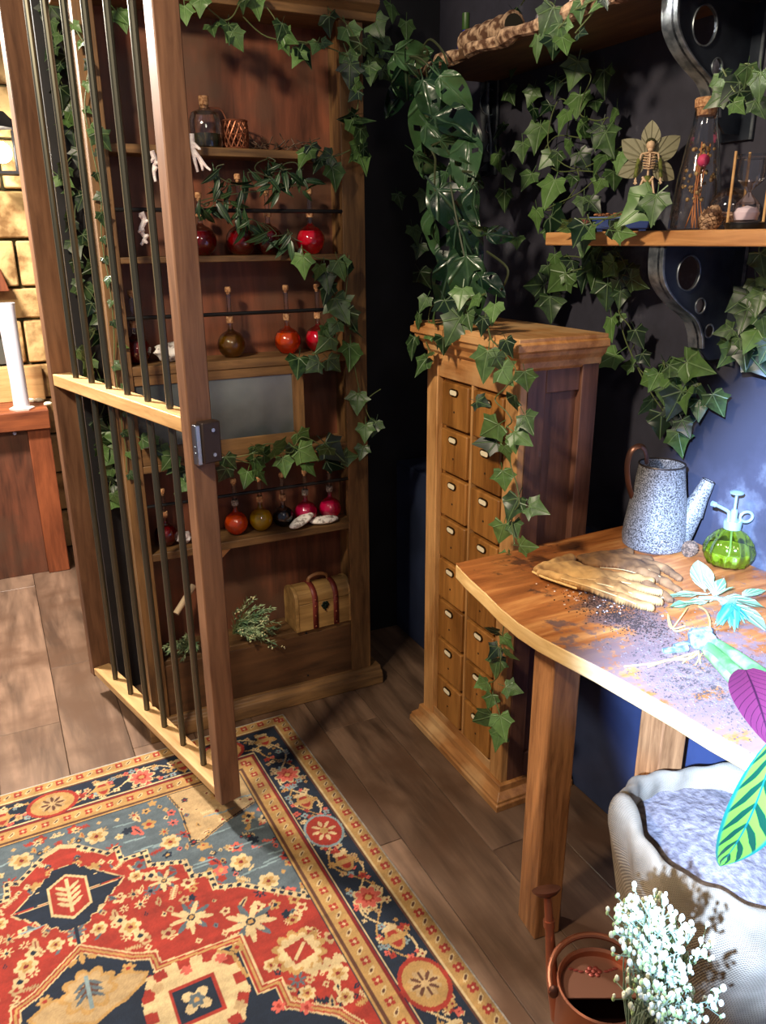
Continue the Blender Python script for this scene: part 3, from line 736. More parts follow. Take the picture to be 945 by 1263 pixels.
# ================================================================== WORKBENCH
tz=.79;edge=[PX(x,y,Z=tz) for x,y in ((562,695),(575,709),(600,732),(618,750),(640,768),(665,784),(690,797),(735,820),(780,845),(835,876),(880,903),(945,938))]
ed=[(p.x,p.y) for p in edge];ed+= [(.935,.45),(.95,.20),(1.0,-.1)]
poly=[(a,b) for a,b in ed]+[(1.49,-.1),(1.49,1.478)]
L=(1.15,.9,0);wb=thing('workbench','rustic workbench with a thick live-edge top against the dark wall','table',L)
def slab(poly,z0,z1,n_in=1):
    b=at(L);n=len(poly)
    b.add([(x,y,z1) for x,y in poly],[tuple(range(n))]);return b
ar=sum(poly[i][0]*poly[(i+1)%len(poly)][1]-poly[(i+1)%len(poly)][0]*poly[i][1] for i in range(len(poly)))
pp=poly if ar>0 else poly[::-1]
def top_mat():
    q=NT('soiled_bench_top');v=q.coord((3.2,34,34),False);rot=v.node.inputs['Rotation'];rot.default_value=(0,0,math.radians(60))
    n1=q.n('ShaderNodeTexNoise',Scale=1.,Detail=8.,Roughness=.6,Distortion=.7);q.l(v,n1.inputs['Vector'])
    v2=q.coord((2.2,8,8),False);v2.node.inputs['Rotation'].default_value=(0,0,math.radians(60));n2=q.n('ShaderNodeTexNoise',Scale=1.,Detail=4.,Distortion=1.);q.l(v2,n2.inputs['Vector'])
    f=q.math('ADD',q.math('MULTIPLY',n1.outputs[0],.5),q.math('MULTIPLY',n2.outputs[0],.5))
    c=q.ramp(f,[(.36,rgb(112,58,24)),(.5,rgb(172,104,52)),(.62,rgb(212,150,86))])
    # soil stains along the front, patchy
    v3=q.coord((1,1,1),False);n3=q.n('ShaderNodeTexNoise',Scale=13.,Detail=9.,Roughness=.7);q.l(v3,n3.inputs['Vector'])
    sp=q.n('ShaderNodeSeparateXYZ');q.l(v3,sp.inputs[0])
    # distance from the line y = .17+... (local) ; stain near front edge
    dx=q.math('ADD',sp.outputs[0],.13);dd=q.math('ABSOLUTE',q.math('ADD',dx,q.math('MULTIPLY',sp.outputs[1],-.12)))
    reg=q.ramp(dd,[(.03,(1,1,1,1)),(.20,(0,0,0,1))]);dy=q.ramp(q.math('ADD',sp.outputs[1],.5),[(.5,(1,1,1,1)),(.86,(0,0,0,1))])
    k=q.math('ADD',n3.outputs[0],q.math('ADD',q.math('MULTIPLY',reg,.10),q.math('MULTIPLY',dy,.16)))
    st=q.ramp(k,[(.63,(0,0,0,1)),(.70,(1,1,1,1))])
    c=q.mix(q.math('MULTIPLY',st,.85),c,q.mix(dy,rgb(62,38,28),rgb(126,110,112)));q.l(c,q.b.inputs['Base Color']);q.b.inputs['Roughness'].default_value=.38
    q.bump(n3.outputs[0],.25,.003);return q.m
b=at(L);b.prism(pp,tz-.036,tz-.0015);b.build('underside_slab',W_EDGE,wb,.003)
b=at(L);b.prism([(x*.998+1.2*.002,y) for x,y in pp],tz-.0016,tz);b.build('tabletop',top_mat(),wb)
def leg(c,dirv,zt):
    b=at(L);a=math.atan2(dirv[1],dirv[0]);b.M=b.M@Matrix.Translation(c)@Matrix.Rotation(a,4,'Z')
    b.box(0,.066,-.0,.075,0,zt);b.build('leg',W_LEG,wb,.004)
# dirv = direction of the right-hand face
leg((.907,1.097,0),(.93,-.10),.754)
leg((1.16,1.035,0),(.93,-.10),.754)
leg((1.0,.02,0),(.93,-.10),.754);leg((1.24,.02,0),(.93,-.10),.754)
# ================================================================== WALL SHELVES
def wshelf(name,label,z1,th,xf,ya,yb_,mt,wob):
    n=16;pts=[(xf+wob*math.sin(k*1.7)+wob*.6*math.sin(k*3.1),ya+(yb_-ya)*k/n) for k in range(n+1)]
    pts[0]=(xf+.02,ya)
    P=[(1.498,ya)]+[(1.498,yb_)]+pts[::-1]
    c=Vector((1.4,(ya+yb_)/2,z1-th));t=thing(name,label,'shelf',c)
    b=at(c);b.prism(P,z1-th,z1);b.build('board',mt,t,.003);return t,c
t,c=wshelf('wall_shelf','pale wooden wall shelf holding the bottle, hourglass and skeleton fairy',1.513,.030,1.262,.25,1.672,W_SHELF,.0)
t,c=wshelf('live_edge_shelf','high wooden shelf with a rough bark edge up under the ceiling corner',1.975,.026,1.245,.25,2.30,wood('shaded_shelf_wood',rgb(64,44,30),rgb(112,80,54),'Y',.6),.008)  # board colour darkened for the shade under the high shelf
rn=random.Random(31)
pts=[(1.24+.008*math.sin(k*1.7)+.006*math.sin(k*4.1),2.30-(2.05)*k/40,1.962) for k in range(41)]
b=at(c);b.tube(pts,[.017*(1+.25*math.sin(k*2.3)+.15*math.sin(k*5)) for k in range(41)],8,flat=.9);b.build('bark_edge',BARK,t)
def bracket(label,Yc,ztop,Hh,depth=.22):
    xw=1.498;L=(xw-.06,Yc,ztop-Hh);t=thing('shelf_bracket',label,'bracket',L)
    # S profile from outer top to the wall foot
    pr=[(depth,0),(depth,-.03),(depth*.97,-.07),(depth*.86,-.105),(depth*.70,-.135),(depth*.50,-.165),(depth*.40,-.20),(depth*.36,-.235)]
    k=Hh/.265;pr=[(a,b_*k) for a,b_ in pr];ct=smoothpath([(a,0,b_) for a,b_ in pr],4)
    out=[(xw-p.x,ztop+p.z) for p in ct]+[(xw-.05,ztop-Hh),(xw,ztop-Hh),(xw,ztop)]
    holes=[(depth*.62,-.060*k,.036),(depth*.42,-.135*k,.016),(depth*.26,-.195*k,.014)]
    # web with real holes: bmesh triangle fill
    import bmesh
    bm=bmesh.new()
    def loop(ps): 
        vs=[bm.verts.new((x-L[0],0,z-L[2])) for x,z in ps];return [bm.edges.new((vs[i],vs[(i+1)%len(vs)])) for i in range(len(vs))]
    ed_=loop(out)
    for hx,hz,hr in holes: ed_+=loop([(xw-hx+hr*.9*math.cos(a*PI/12),ztop+hz+hr*math.sin(a*PI/12)) for a in range(24)])
    bmesh.ops.triangle_fill(bm,use_beauty=True,use_dissolve=False,edges=ed_)
    me=bpy.data.meshes.new('web');bm.to_mesh(me);bm.free();me.materials.append(PLATE)
    o=bpy.data.objects.new('web',me);COL.objects.link(o);o.parent=t
    sd=o.modifiers.new('thick','SOLIDIFY');sd.thickness=.006;sd.offset=0
    b=at(L);n=len(ct)
    vs=[];fs=[]
    for p in ct:
        x,z=xw-p.x,ztop+p.z
        vs+=[(x,Yc-.013,z),(x,Yc+.030,z),(x+.006,Yc+.030,z+.001),(x+.006,Yc-.013,z+.001)]
    for i in range(n-1):
        for k_ in range(4): fs.append((4*i+k_,4*i+(k_+1)%4,4*i+4+(k_+1)%4,4*i+4+k_))
    fs+=[(3,2,1,0),tuple(4*(n-1)+k_ for k_ in range(4))];b.add(vs,fs);b.build('curved_flange',PLATEEDGE,t,.001)
    at(L).box(xw-.007,xw,Yc-.035,Yc+.05,ztop-Hh-.012,ztop).build('wall_flange',PLATE,t,.001)
    at(L).box(xw-.009,xw-.006,Yc-.036,Yc-.030,ztop-Hh-.012,ztop).build('flange_edge',PLATEEDGE,t)
    at(L).box(xw-depth,xw,Yc-.02,Yc+.03,ztop-.005,ztop-.0005).build('top_flange',PLATE,t)
    for hx,hz,hr in holes:
        b=at(L);b.tube([(xw-hx+hr*.9*math.cos(a*PI/12),Yc-.0045,ztop+hz+hr*math.sin(a*PI/12)) for a in range(25)],.0018,6,cap=False);b.build('hole_rim',PLATEEDGE,t)
    return t
bracket('blackened steel shelf bracket with three round holes under the pale wall shelf',1.30,1.483,.245,.225)
bracket('large steel bracket with round holes at the top right of the photograph',1.33,1.949,.245,.225)
bracket('narrow steel bracket seen edge-on behind the hanging monstera vine',2.28,1.949,.25,.03)
bracket('blackened steel bracket under the near end of the pale wall shelf',.55,1.483,.245,.225)
bracket('large steel bracket under the near end of the bark-edged shelf',.50,1.949,.245,.225)
# ================================================================== FLASKS
def glassprof(R,h,neck):
    pr=[(0.0,0.0),(R*.45,.0)]
    for k in range(1,9):
        a=-PI/2+.45+(PI-.45-.30)*k/8;pr.append((R*math.cos(a),R+R*math.sin(a)-R*.09))
    zt=pr[-1][1]
    pr+=[(neck*1.15,zt+.006),(neck,zt+.016),(neck,h-.004),(neck*1.25,h-.002),(neck*1.25,h)]
    return [(max(a,0),max(b,0)) for a,b in pr]
CARD=speckle('cork_collar',rgb(150,96,60),rgb(214,168,124),120,.8);SILV=speckle('wrapped_twine_collar',rgb(96,84,74),rgb(190,180,168),220,.7,0,.4,.6,.6)
flaskmesh={}
def flask(x,y,z,R,h,liqm,label,group,collar=CARD,stop=CORK,cork=True,fill=.80,herb=False):
    t=thing('potion_flask',label,'flask',(x,y,z),random.uniform(0,6),group)
    nk=.0065;pr=glassprof(R,h,nk)
    MB().lathe(pr,24,cap=False).build('glass_body',GLASS,t)
    lp=[(max(a-.0014,0),b+(.0012 if b<R else 0)) for a,b in pr if b<2*R*fill+.002]
    lp=lp+[(0,lp[-1][1])]
    MB().lathe(lp,24,cap=False).build('liquid',liqm,t)
    zc=R*1.92+.030
    MB().lathe([(nk+.0005,zc-.009),(.0105,zc-.009),(.0115,zc),(.0105,zc+.009),(nk+.0005,zc+.009)],14,cap=False).build('collar',collar,t)
    if cork: MB().lathe([(nk*.8,h-.006),(nk*.95,h+.001),(nk*1.35,h+.002),(nk*1.45,h+.012),(nk*1.2,h+.016),(0,h+.0165)],12).build('cork_stopper',stop,t)
    return t
LQ={'orange':liquid('orange_potion',rgb(255,96,20)),'yellow':liquid('yellow_potion',rgb(250,206,20)),'black':plain('black_potion',rgb(14,14,20),.08),'magenta':liquid('magenta_potion',rgb(225,16,90)),'red':liquid('dark_red_potion',rgb(140,6,14),.5),'amber':liquid('dark_amber_potion',rgb(170,120,20),.7),'crimson':liquid('crimson_potion',rgb(225,20,50))}
g3='flasks in the lowest flask row';yF=2.335
for px,c,lab,col in ((290,'orange','orange-red potion flask, first from the left in the lowest flask row',SILV),(321,'yellow','yellow potion flask standing in the lowest flask row',CARD),(349,'black','black potion flask behind the ivy leaf in the lowest flask row',CARD),(377,'magenta','magenta potion flask behind the carved stones, beside the black flask',SILV),(407,'magenta','magenta potion flask at the right end of the lowest flask row',SILV)):
    p=PX(px,625,Y=yF);flask(p.x,yF,.618,.0385 if c!='black' else .035,.165,LQ[c],lab,g3,col)
p=PX(203,640,Y=yF);flask(p.x,yF,.618,.036,.165,LQ['red'],'dark red potion flask seen through the gate bars in the lowest flask row',g3,CARD)
g2='flasks in the middle flask row'
for px,c,lab,col in ((284,'amber','dark amber potion flask beside the gate post in the middle flask row',CARD),(354,'orange','orange potion flask in the middle of the middle flask row',CARD),(392,'crimson','crimson potion flask at the right end of the middle flask row',CARD),(165,'red','dark red potion flask behind the gate bars in the middle flask row',CARD)):
    p=PX(px,400,Y=yF);flask(p.x,yF,1.172,.041,.185,LQ[c],lab,g2,col)
g1='flasks in the top flask row'
for px,c,lab,h in ((248,'red','dark red potion flask half hidden by the gate post in the top flask row',.15),(297,'red','dark red potion flask wrapped in ivy sprigs, tallest cork of the top flask row',.20),(331,'red','dark red potion flask in the top flask row behind ivy sprigs',.165),(383,'crimson','crimson potion flask at the right end of the top flask row',.165)):
    p=PX(px,290,Y=yF);flask(p.x,yF,1.459,.043,h,LQ[c],lab,g1,CARD)
# jug bottle, copper cup, twigs on the top shelf
p=PX(253,150,Y=2.34);t=thing('corked_bottle','clear corked bottle with a wire handle on the top bookcase shelf','bottle',(p.x,2.34,1.737))
MB().lathe([(0,0),(.04,0),(.043,.006),(.043,.07),(.036,.088),(.014,.097),(.012,.104),(.014,.107)],20,cap=False).build('glass_body',GLASS,t)
MB().lathe([(0,.002),(.039,.002),(.041,.008),(.041,.035),(0,.036)],20,cap=False).build('contents',speckle('dark_herbs',rgb(30,26,16),rgb(76,70,42),60),t)
MB().lathe([(.010,.098),(.013,.108),(.014,.128),(0,.129)],14).build('cork_stopper',CORK,t)
MB().tube(smoothpath([(.013,0,.1),(.045,0,.098),(.062,0,.06),(.06,0,.02),(.046,0,.01)],5),.0025,8).build('wire_handle',COPPER,t)
p=PX(290,160,Y=2.34);t=thing('copper_lantern_cup','small copper cup pierced with openwork on the top bookcase shelf','cup',(p.x,2.34,1.737))
b=MB()
for k in range(14):
    a0=k*2*PI/14
    for sg in (1,-1): b.tube([(.032*(1+.08*math.sin(j/6*PI))*math.cos(a0+sg*j*.16),.032*(1+.08*math.sin(j/6*PI))*math.sin(a0+sg*j*.16),.002+j*.0115) for j in range(7)],.0022,5)
for z in (.002,.036,.071): b.tube([(.033*math.cos(a*PI/10),.033*math.sin(a*PI/10),z) for a in range(21)],.0028,6,cap=False)
b.build('openwork_wall',COPPER,t);MB().lathe([(0,0),(.031,0),(.031,.003),(0,.003)],16).build('base',COPPER,t)
rn=random.Random(12);p=PX(345,170,Y=2.34);t=thing('dried_twigs','tangle of dark dried twigs and moss on the top bookcase shelf','twigs',(p.x,2.34,1.737))
b=MB()
for k in range(26):
    x=rn.uniform(-.08,.10);y=rn.uniform(-.03,.03);a=rn.uniform(0,2*PI);l=rn.uniform(.03,.09)
    b.tube(smoothpath([(x,y,.004),(x+l*.5*math.cos(a),max(-.04,min(.04,y+l*.4*math.sin(a))),rn.uniform(.008,.03)),(x+l*math.cos(a),max(-.04,min(.04,y+l*.5*math.sin(a))),rn.uniform(.004,.05))],3),.0016,5)
b.build('twig_tangle',speckle('dark_twig',rgb(40,28,20),rgb(96,70,50),80),t,kind='stuff')
# antlers / coral hung behind the gate post
def antler(name,label,pts,br,Yp,cat,r=.0042,mt=WHITEC):
    P=[PX(x,y,Y=Yp) for x,y in pts];o0=P[0];t=MB()
    rr=[r*(1-.5*i/(len(P)-1)) for i in range(len(P))];sp=smoothpath([p-o0 for p in P],4)
    t.tube(sp,[r*(1-.55*i/(len(sp)-1)) for i in range(len(sp))],8)
    for b_ in br:
        Q=smoothpath([PX(x,y,Y=Yp-.008*i)-o0 for i,(x,y) in enumerate(b_)],4);t.tube(Q,[r*.85*(1-.6*i/(len(Q)-1)) for i in range(len(Q))],8)
    o=t.build(name,mt,None);o.location=o0;put(o,None,label,cat)
antler('branched_antler','small white branched antler hooked beside the gate post at the top shelf',[(236,165),(238,182),(240,196),(244,212)],[[(239,186),(247,196),(254,205),(260,210)],[(246,195),(249,204),(250,210)],[(237,176),(244,182),(247,184)]],2.25,'antler',.0075)
antler('white_coral_branch','jagged white coral branch hanging behind the last gate bar','' or [(174,262),(178,272),(174,284),(179,294),(174,302)],[[(176,268),(172,266)],[(178,274),(183,272)],[(176,283),(171,286)],[(179,292),(183,290)],[(177,296),(182,300)]],2.26,'coral',.0085)
antler('white_coral_branch','short white coral piece against the gate post near the top','' or [(187,186),(191,198),(190,212),(192,224)],[[(190,195),(186,200)],[(190,210),(194,206)],[(190,203),(195,200)]],2.26,'coral',.0075)
# driftwood rock, scroll, small white curio
def lump(name,label,cat,c,sc,mt,seed,amp=.25,rz=0,n=18,m=12,parts=None):
    b=MB();b.ball((0,0,0),1,n,m);rnv=Vector((seed*3.1,seed*1.7,seed))
    b.v=[tuple(Vector(v)*(1+amp*noise.noise(Vector(v)*1.7+rnv)+amp*.5*noise.noise(Vector(v)*4+rnv))) for v in b.v]
    b.v=[(v[0]*sc[0],v[1]*sc[1],(v[2]*sc[2])) for v in b.v]
    mz=min(v[2] for v in b.v);b.v=[(v[0],v[1],v[2]-mz) for v in b.v]
    o=b.build(name,mt,None,smooth=60);o.location=c;o.rotation_euler[2]=rz;return put(o,None,label,cat)
p=PX(196,434,Z=1.172+.001);lump('driftwood_stone','grey layered stone behind the gate bars on the middle flask shelf','stone',(p.x,2.335,1.172),(.055,.035,.026),STONEW,3,.3)
p=PX(226,660,Y=2.33);lump('white_curio','small white shell behind the gate bars on the lowest flask shelf','shell',(p.x,2.32,.618),(.022,.02,.018),WHITEC,5,.4)
# two carved white stones
for px,py,lab,rz,rx in ((374,640,'white carved oval stone leaning over its twin on the flask shelf',.35,.35),(401,637,'white carved oval stone lying flat in front of the magenta flasks',-.05,.0)):
    p=PX(px,py,Y=2.285);o=lump('carved_stone',lab,'stone',(p.x,2.296,.6185),(.050,.024,.012),STONEW,px,.06,rz,24,12);o.rotation_euler=(0,-.3 if rx else 0,rz);o['group']='carved stones on the flask shelf'
    if rx: o.location.z+=.013;o.location.y-=.004
# rolled paper scroll leaning behind the gate
a_=PX(217,757,Y=2.32);b2=PX(239,722,Y=2.36);o=MB().tube([Vector((0,0,0)),b2-a_],.010,12).build('paper_scroll',plain('old_paper',rgb(214,190,156),.8),None);o.location=a_;put(o,None,'rolled pale paper leaning behind the gate bars above the chest shelf','scroll')
# ================================================================== CHEST
c0=PX(377,770,Z=.256);L=Vector((.885,2.325,.2555));t=thing('treasure_chest','small domed wooden chest with two red leather straps on the bottom shelf','chest',L,math.radians(2))
w_,d_,h1,h2=.098,.052,.098,.150
WCH=wood('chest_wood',rgb(120,88,46),rgb(190,152,94),'X',.5,40,.5);STRAP=plain('red_leather_strap',rgb(112,42,34),.5)
def dome(w0,w1,d,z0,zt,out=0,n=10):
    pts=[]
    for k in range(n+1):
        a=PI*k/n;pts.append((-(d+out)*math.cos(a),z0+(zt-z0+out)*math.sin(a)**.8))
    return pts
B(-w_,w_,-d_,d_,0,h1-.001).build('body',WCH,t,.002)
MB().prism(dome(0,0,d_,h1,h2)[::-1],-w_,w_,'X').build('domed_lid',WCH,t,.002)
for sx in (-1,1):
    b=MB();b.prism(([(-d_-.002,0),(-d_-.002,h1)]+dome(0,0,d_,h1,h2,.002)[1:-1]+[(d_+.002,h1),(d_+.002,0)])[::-1],sx*w_-.006,sx*w_+.006,'X');b.build('end_trim',W_CREAM if False else WCH,t,.002)
    x=sx*.038+.004
    b=MB();P=[(x,-d_-.002,.003),(x,-d_-.002,h1)]+[(x,a,z) for a,z in dome(0,0,d_,h1,h2,.002)]
    n=len(P);vs=[];fs=[]
    for (a,y,z) in P:
        for q in (-.009,.009): vs.append((a+q,y,z))
    for i in range(n-1): fs.append((2*i,2*i+1,2*i+3,2*i+2))
    b.add(vs,fs);o=b.build('strap',STRAP,t);sd=o.modifiers.new('thick','SOLIDIFY');sd.thickness=.003;sd.offset=0
    for z in (.012,.05,.085,.108): MB().ball((x,-d_-.004,z),.003,8,6).build('stud',plain('brass_stud',rgb(200,150,80),.3,.9) if False else COPPER,o)
MB().tube(smoothpath([(-.036,0,h2),(-.03,0,h2+.018),(0,0,h2+.026),(.03,0,h2+.018),(.036,0,h2)],5),.006,8,flat=.6).build('carry_handle',plain('tan_leather',rgb(140,94,54),.55),t)
b=MB()
for k in range(6): a=k*PI/3;b.ball((.002+.009*math.cos(a),-d_-.003,.082+.009*math.sin(a)),.006,8,6,(1,.4,1))
b.ball((.002,-d_-.005,.082),.004);b.tube([(.002,-d_-.003,.08),(.002,-d_-.004,.062)],.003,6);b.build('clasp',plain('dark_green_bronze',rgb(34,48,40),.4,.7),t)
# herb bunches
def herb(label,px0,py0,tips,Zs,Yp,seed,flowers=True,n=46):
    rn=random.Random(seed);o0=PX(px0,py0,Y=Yp);t=thing('herb_bunch',label,'herbs',o0,group=None)
    hs=MB();fl_=MB();st=MB()
    for k in range(n):
        tx,ty=rn.choice(tips);e=PX(tx+rn.uniform(-16,16),ty+rn.uniform(-12,12),Y=Yp+rn.uniform(-.05,.02))-o0
        e*=rn.uniform(.55,1.05);mid=e*.5+Vector((0,0,.012+rn.uniform(0,.01)));sp=smoothpath([(0,0,0),mid,e],5);st.tube(sp,.0010,4)
        for q in range(2,len(sp),1):
            for sd in range(4):
                d=Vector((rn.gauss(0,1),rn.gauss(0,1),rn.gauss(0,1))).normalized();dr=((sp[q]-sp[q-1]).normalized()*.9+d*.6).normalized();l=rn.uniform(.012,.022);x=dr.orthogonal().normalized()*.0013
                a=sp[q];hs.add([a-x*.5,a+x*.5,a+dr*l*.6+x,a+dr*l,a+dr*l*.6-x],[(0,1,2,3,4)])
        if flowers and rn.random()<.35:
            for _ in range(6): fl_.ball(sp[-1]+Vector((rn.gauss(0,.005),rn.gauss(0,.005),rn.gauss(0,.005))),.0026,6,4)
    st.build('stems',STEM,t);hs.build('needle_leaves',speckle('grey_green_needle',rgb(84,122,84),rgb(176,196,146),40),t,kind='stuff',smooth=0)
    if flowers: fl_.build('flowers',plain('cream_flower',rgb(232,230,180),.7),t,kind='stuff')
herb('bunch of green sprigs with tiny cream flowers on the bottom bookcase shelf',287,782,[(330,752),(322,768),(335,770),(310,745),(338,790),(318,785),(325,780),(345,765)],0,2.275,1)
herb('bunch of dry sprigs behind the gate bars on the bottom bookcase shelf',236,800,[(216,800),(222,806),(228,795)],0,2.29,2,False,16)
# ================================================================== WATERING CAN
GALV=speckle('speckled_zinc',rgb(60,58,56),rgb(160,156,152),330,.55,.2,.40,.60,.25,.0008,3)
L=Vector((1.385,1.336,.79));t=thing('watering_can','speckled zinc watering can with copper handle and short spout at the bench corner','watering can',L,-AZ)
b=MB();b.lathe([(0,0),(.066,0),(.074,.006),(.0765,.024),(.073,.06),(.0665,.106),(.059,.154),(.0525,.202),(.0535,.206),(.0515,.204),(.05,.198),(.060,.14),(.071,.03),(.0,.012)],36,cap=False);b.build('body',GALV,t)
MB().tube([(.0525*math.cos(a*PI/18),.0525*math.sin(a*PI/18),.205) for a in range(37)],.0022,6,cap=False).build('rim',plain('dark_rolled_rim',rgb(70,60,54),.4,.7),t)
# spout to the right, hollow
sp=[(.048,-.012,.036),(.072,-.014,.080),(.091,-.015,.124),(.108,-.016,.168)]
rr=[.040,.029,.020,.0145];b=MB();b.tube(smoothpath(sp,5),list(np.interp(np.linspace(0,3,16),[0,1,2,3],rr)),18,cap=False);n0=smoothpath(sp,5)[::-1]
b.tube(n0[:10],list(np.interp(np.linspace(3,.8,10),[0,1,2,3],[q-.0015 for q in rr])),18,cap=False);b.build('spout',GALV,t)
dv=(Vector(sp[-1])-Vector(sp[-2])).normalized();x=dv.orthogonal().normalized();y=dv.cross(x);MB().tube([Vector(sp[-1])+(x*math.cos(a*PI/9)+y*math.sin(a*PI/9))*.0145 for a in range(19)],.0013,5,cap=False).build('spout_rim',plain('dark_rolled_rim_two',rgb(70,60,54),.4,.7),t)
b=MB();b.tube(smoothpath([(-.062,.0,.12),(-.076,0,.16),(-.082,0,.205),(-.075,0,.238),(-.056,0,.248),(-.042,0,.236),(-.036,0,.206)],6),.0075,10,flat=.38);b.build('handle',plain('dark_copper_handle',rgb(110,76,62),.35,.8),t)
# ================================================================== SPRAY BOTTLE
L=Vector((1.442,1.165,.79));t=thing('plant_mister','ribbed green glass plant mister with pale blue pump at the bench back','spray bottle',L,-AZ);t.scale=(1.1,1.1,1.12)
rb=lambda a,z:1+.045*math.cos(a*12)*min(1,max(0,(.085-z)/.04))
b=MB();pr=[(0,0),(.026,0),(.040,.006),(.0485,.022),(.0495,.036),(.044,.053),(.032,.068),(.017,.078),(.013,.083)]
b.lathe(pr,72,fn=rb,cap=False);b.build('glass_bulb',thin_glass('pale_green_glass',rgb(222,236,160),.22,.04),t)
b=MB();b.lathe([(0,.003),(.026,.003),(.038,.008),(.0465,.022),(.0475,.036),(0,.0365)],72,fn=rb,cap=False);b.build('water',liquid('yellow_green_water',rgb(206,214,110),.6),t)
PLB=plain('pale_blue_metal',rgb(176,202,216),.3,.6)
MB().lathe([(.013,.079),(.017,.080),(.018,.093),(.0165,.097),(.0,.097)],24).build('collar',PLB,t)
MB().lathe([(.007,.096),(.007,.116),(.0055,.12),(.0,.12)],16).build('pump_barrel',PLB,t)
MB().lathe([(.0028,.118),(.0028,.150),(.013,.153),(.014,.156),(.008,.159),(0,.1595)],20).build('plunger',PLB,t)
MB().tube(smoothpath([(-.010,0,.096),(-.011,0,.112),(-.018,0,.119),(-.040,0,.130)],5),.0034,10).build('nozzle_arm',PLB,t)
MB().tube([(-.040,0,.130),(-.048,0,.133)],.0055,12).build('nozzle',PLB,t)
MB().tube([(.026+.0125*math.cos(a*PI/12),0,.104+.0105*math.sin(a*PI/12)) for a in range(25)],.0030,8,cap=False).build('finger_ring',PLB,t)
MB().tube([(0,0,.08),(.004,0,.01)],.0022,8).build('dip_tube',PLB,t)
# ================================================================== PINECONES
def pinecone(label,c,s,tilt,mt,rz=0):
    t=thing('pinecone',label,'pinecone',c,rz);b=MB();b.M=Matrix.Translation((0,0,s*.42))@Matrix.Rotation(tilt,4,'Y')
    b.ball((0,0,0),s*.3,10,8,(1,1,1.5));k=0
    for j in range(11):
        f=j/10;rr=s*.42*math.sin(PI*(.14+.80*f))**.8;z=s*(-.5+1.0*f)
        for i in range(9):
            a=(i+.5*(j%2))*2*PI/9;ca,sa=math.cos(a),math.sin(a);w=s*.12
            b.add([(rr*.4*ca,rr*.4*sa,z-s*.02),((rr)*ca-w*sa,rr*sa+w*ca,z),((rr*1.16)*ca,(rr*1.16)*sa,z+s*.10),(rr*ca+w*sa,rr*sa-w*ca,z),(rr*ca,rr*sa,z-s*.05)],[(0,3,2,1),(4,1,2,3),(0,1,4),(0,4,3)])
    o=b.build('scales',mt,t,smooth=0);return t
PC1=speckle('pinecone_scale',rgb(86,54,34),rgb(206,166,130),55,.7);PC2=speckle('dark_pinecone_scale',rgb(48,22,18),rgb(128,74,62),60,.7)
pinecone('dark pinecone tucked behind the watering can on the bench',PX(850,685,Z=.79),.04,1.2,speckle('dark_brown_pinecone_scale',rgb(48,34,24),rgb(124,96,72),60,.8),.4)  # this cone's scales are a dark brown
pinecone('brown pinecone leaning against the glass globe on the wall shelf',PX(875,284,X=1.36).xy.to_3d()+Vector((0,0,1.513)),.05,.5,PC1)
pinecone('small dark red pinecone at the left end of the wall shelf',PX(718,280,X=1.36).xy.to_3d()+Vector((0,0,1.513)),.036,1.3,PC2)
# ================================================================== CONICAL BOTTLE
p=PX(855,285,X=1.39);L=Vector((p.x,p.y,1.513));t=thing('conical_bottle','tall conical glass bottle of dried flowers with cork on the wall shelf','bottle',L)
MB().lathe([(0,0),(.048,0),(.052,.004),(.0515,.02),(.045,.09),(.034,.16),(.0245,.205),(.0225,.232),(.0235,.236)],32,cap=False).build('glass_body',GLASS,t)
MB().lathe([(.018,.222),(.0215,.236),(.024,.237),(.025,.252),(.022,.255),(0,.255)],20).build('cork_stopper',CORK,t)
b=MB();rn=random.Random(4)
for k in range(7):
    a=rn.uniform(-.02,.02);e=(-.004+rn.gauss(0,.010),rn.gauss(0,.010),.15+rn.uniform(-.03,.03));b.tube(smoothpath([(a*1.2,rn.uniform(-.02,.02),.005),(a*.5,0,.07),e],4),.0013,5)
b.build('dried_stalks',plain('orange_straw',rgb(206,130,70),.7),t)
b=MB()
for k in range(60): a=rn.uniform(0,2*PI);z=rn.uniform(.06,.17);r=rn.uniform(0,.9)*(.047-.13*(z)*1.0+.002);b.ball((r*math.cos(a),r*math.sin(a),z),rn.uniform(.0025,.005),6,4)
b.build('dried_petals',speckle('brown_gold_petal',rgb(92,64,34),rgb(200,160,96),60),t,kind='stuff')
o=MB().ball((-.012,-.018,.136),.0125,12,8).build('pink_flower_head',plain('pink_petal',rgb(230,70,120),.6),t)
# ================================================================== GLOBE + HOURGLASS
p=PX(897,285,X=1.42);t=thing('glass_globe','clear glass globe of pale petals behind the hourglass on the shelf','globe',(p.x,p.y,1.513))
MB().ball((0,0,.042),.042,24,16).build('glass_sphere',GLASS,t)
b=MB()
for k in range(30): a=rn.uniform(0,2*PI);r=rn.uniform(0,.03);b.ball((r*math.cos(a),r*math.sin(a),.012+rn.uniform(0,.022)),.007,6,4,(1,1,.5))
b.build('petals',speckle('pale_pink_petal',rgb(190,150,130),rgb(240,216,196),40),t,kind='stuff')
p=PX(918,285,X=1.33);L=Vector((p.x,p.y,1.513));t=thing('hourglass','hourglass with pale wooden rods and clear bulbs on the wall shelf','hourglass',L,-AZ)
MB().lathe([(0,.0),(.034,.0),(.036,.004),(.036,.012),(.032,.014),(0,.014)],24).build('base_disc',plain('black_lacquer',rgb(20,20,20),.3),t)
MB().lathe([(0,.124),(.030,.124),(.032,.126),(.032,.131),(0,.131)],24).build('top_disc',GLASS,t)
MB().lathe([(.0,.014),(.022,.016),(.025,.03),(.023,.045),(.010,.058),(.0035,.066),(.010,.074),(.023,.086),(.025,.1),(.024,.124)],24,cap=False).build('glass_bulbs',GLASS,t)
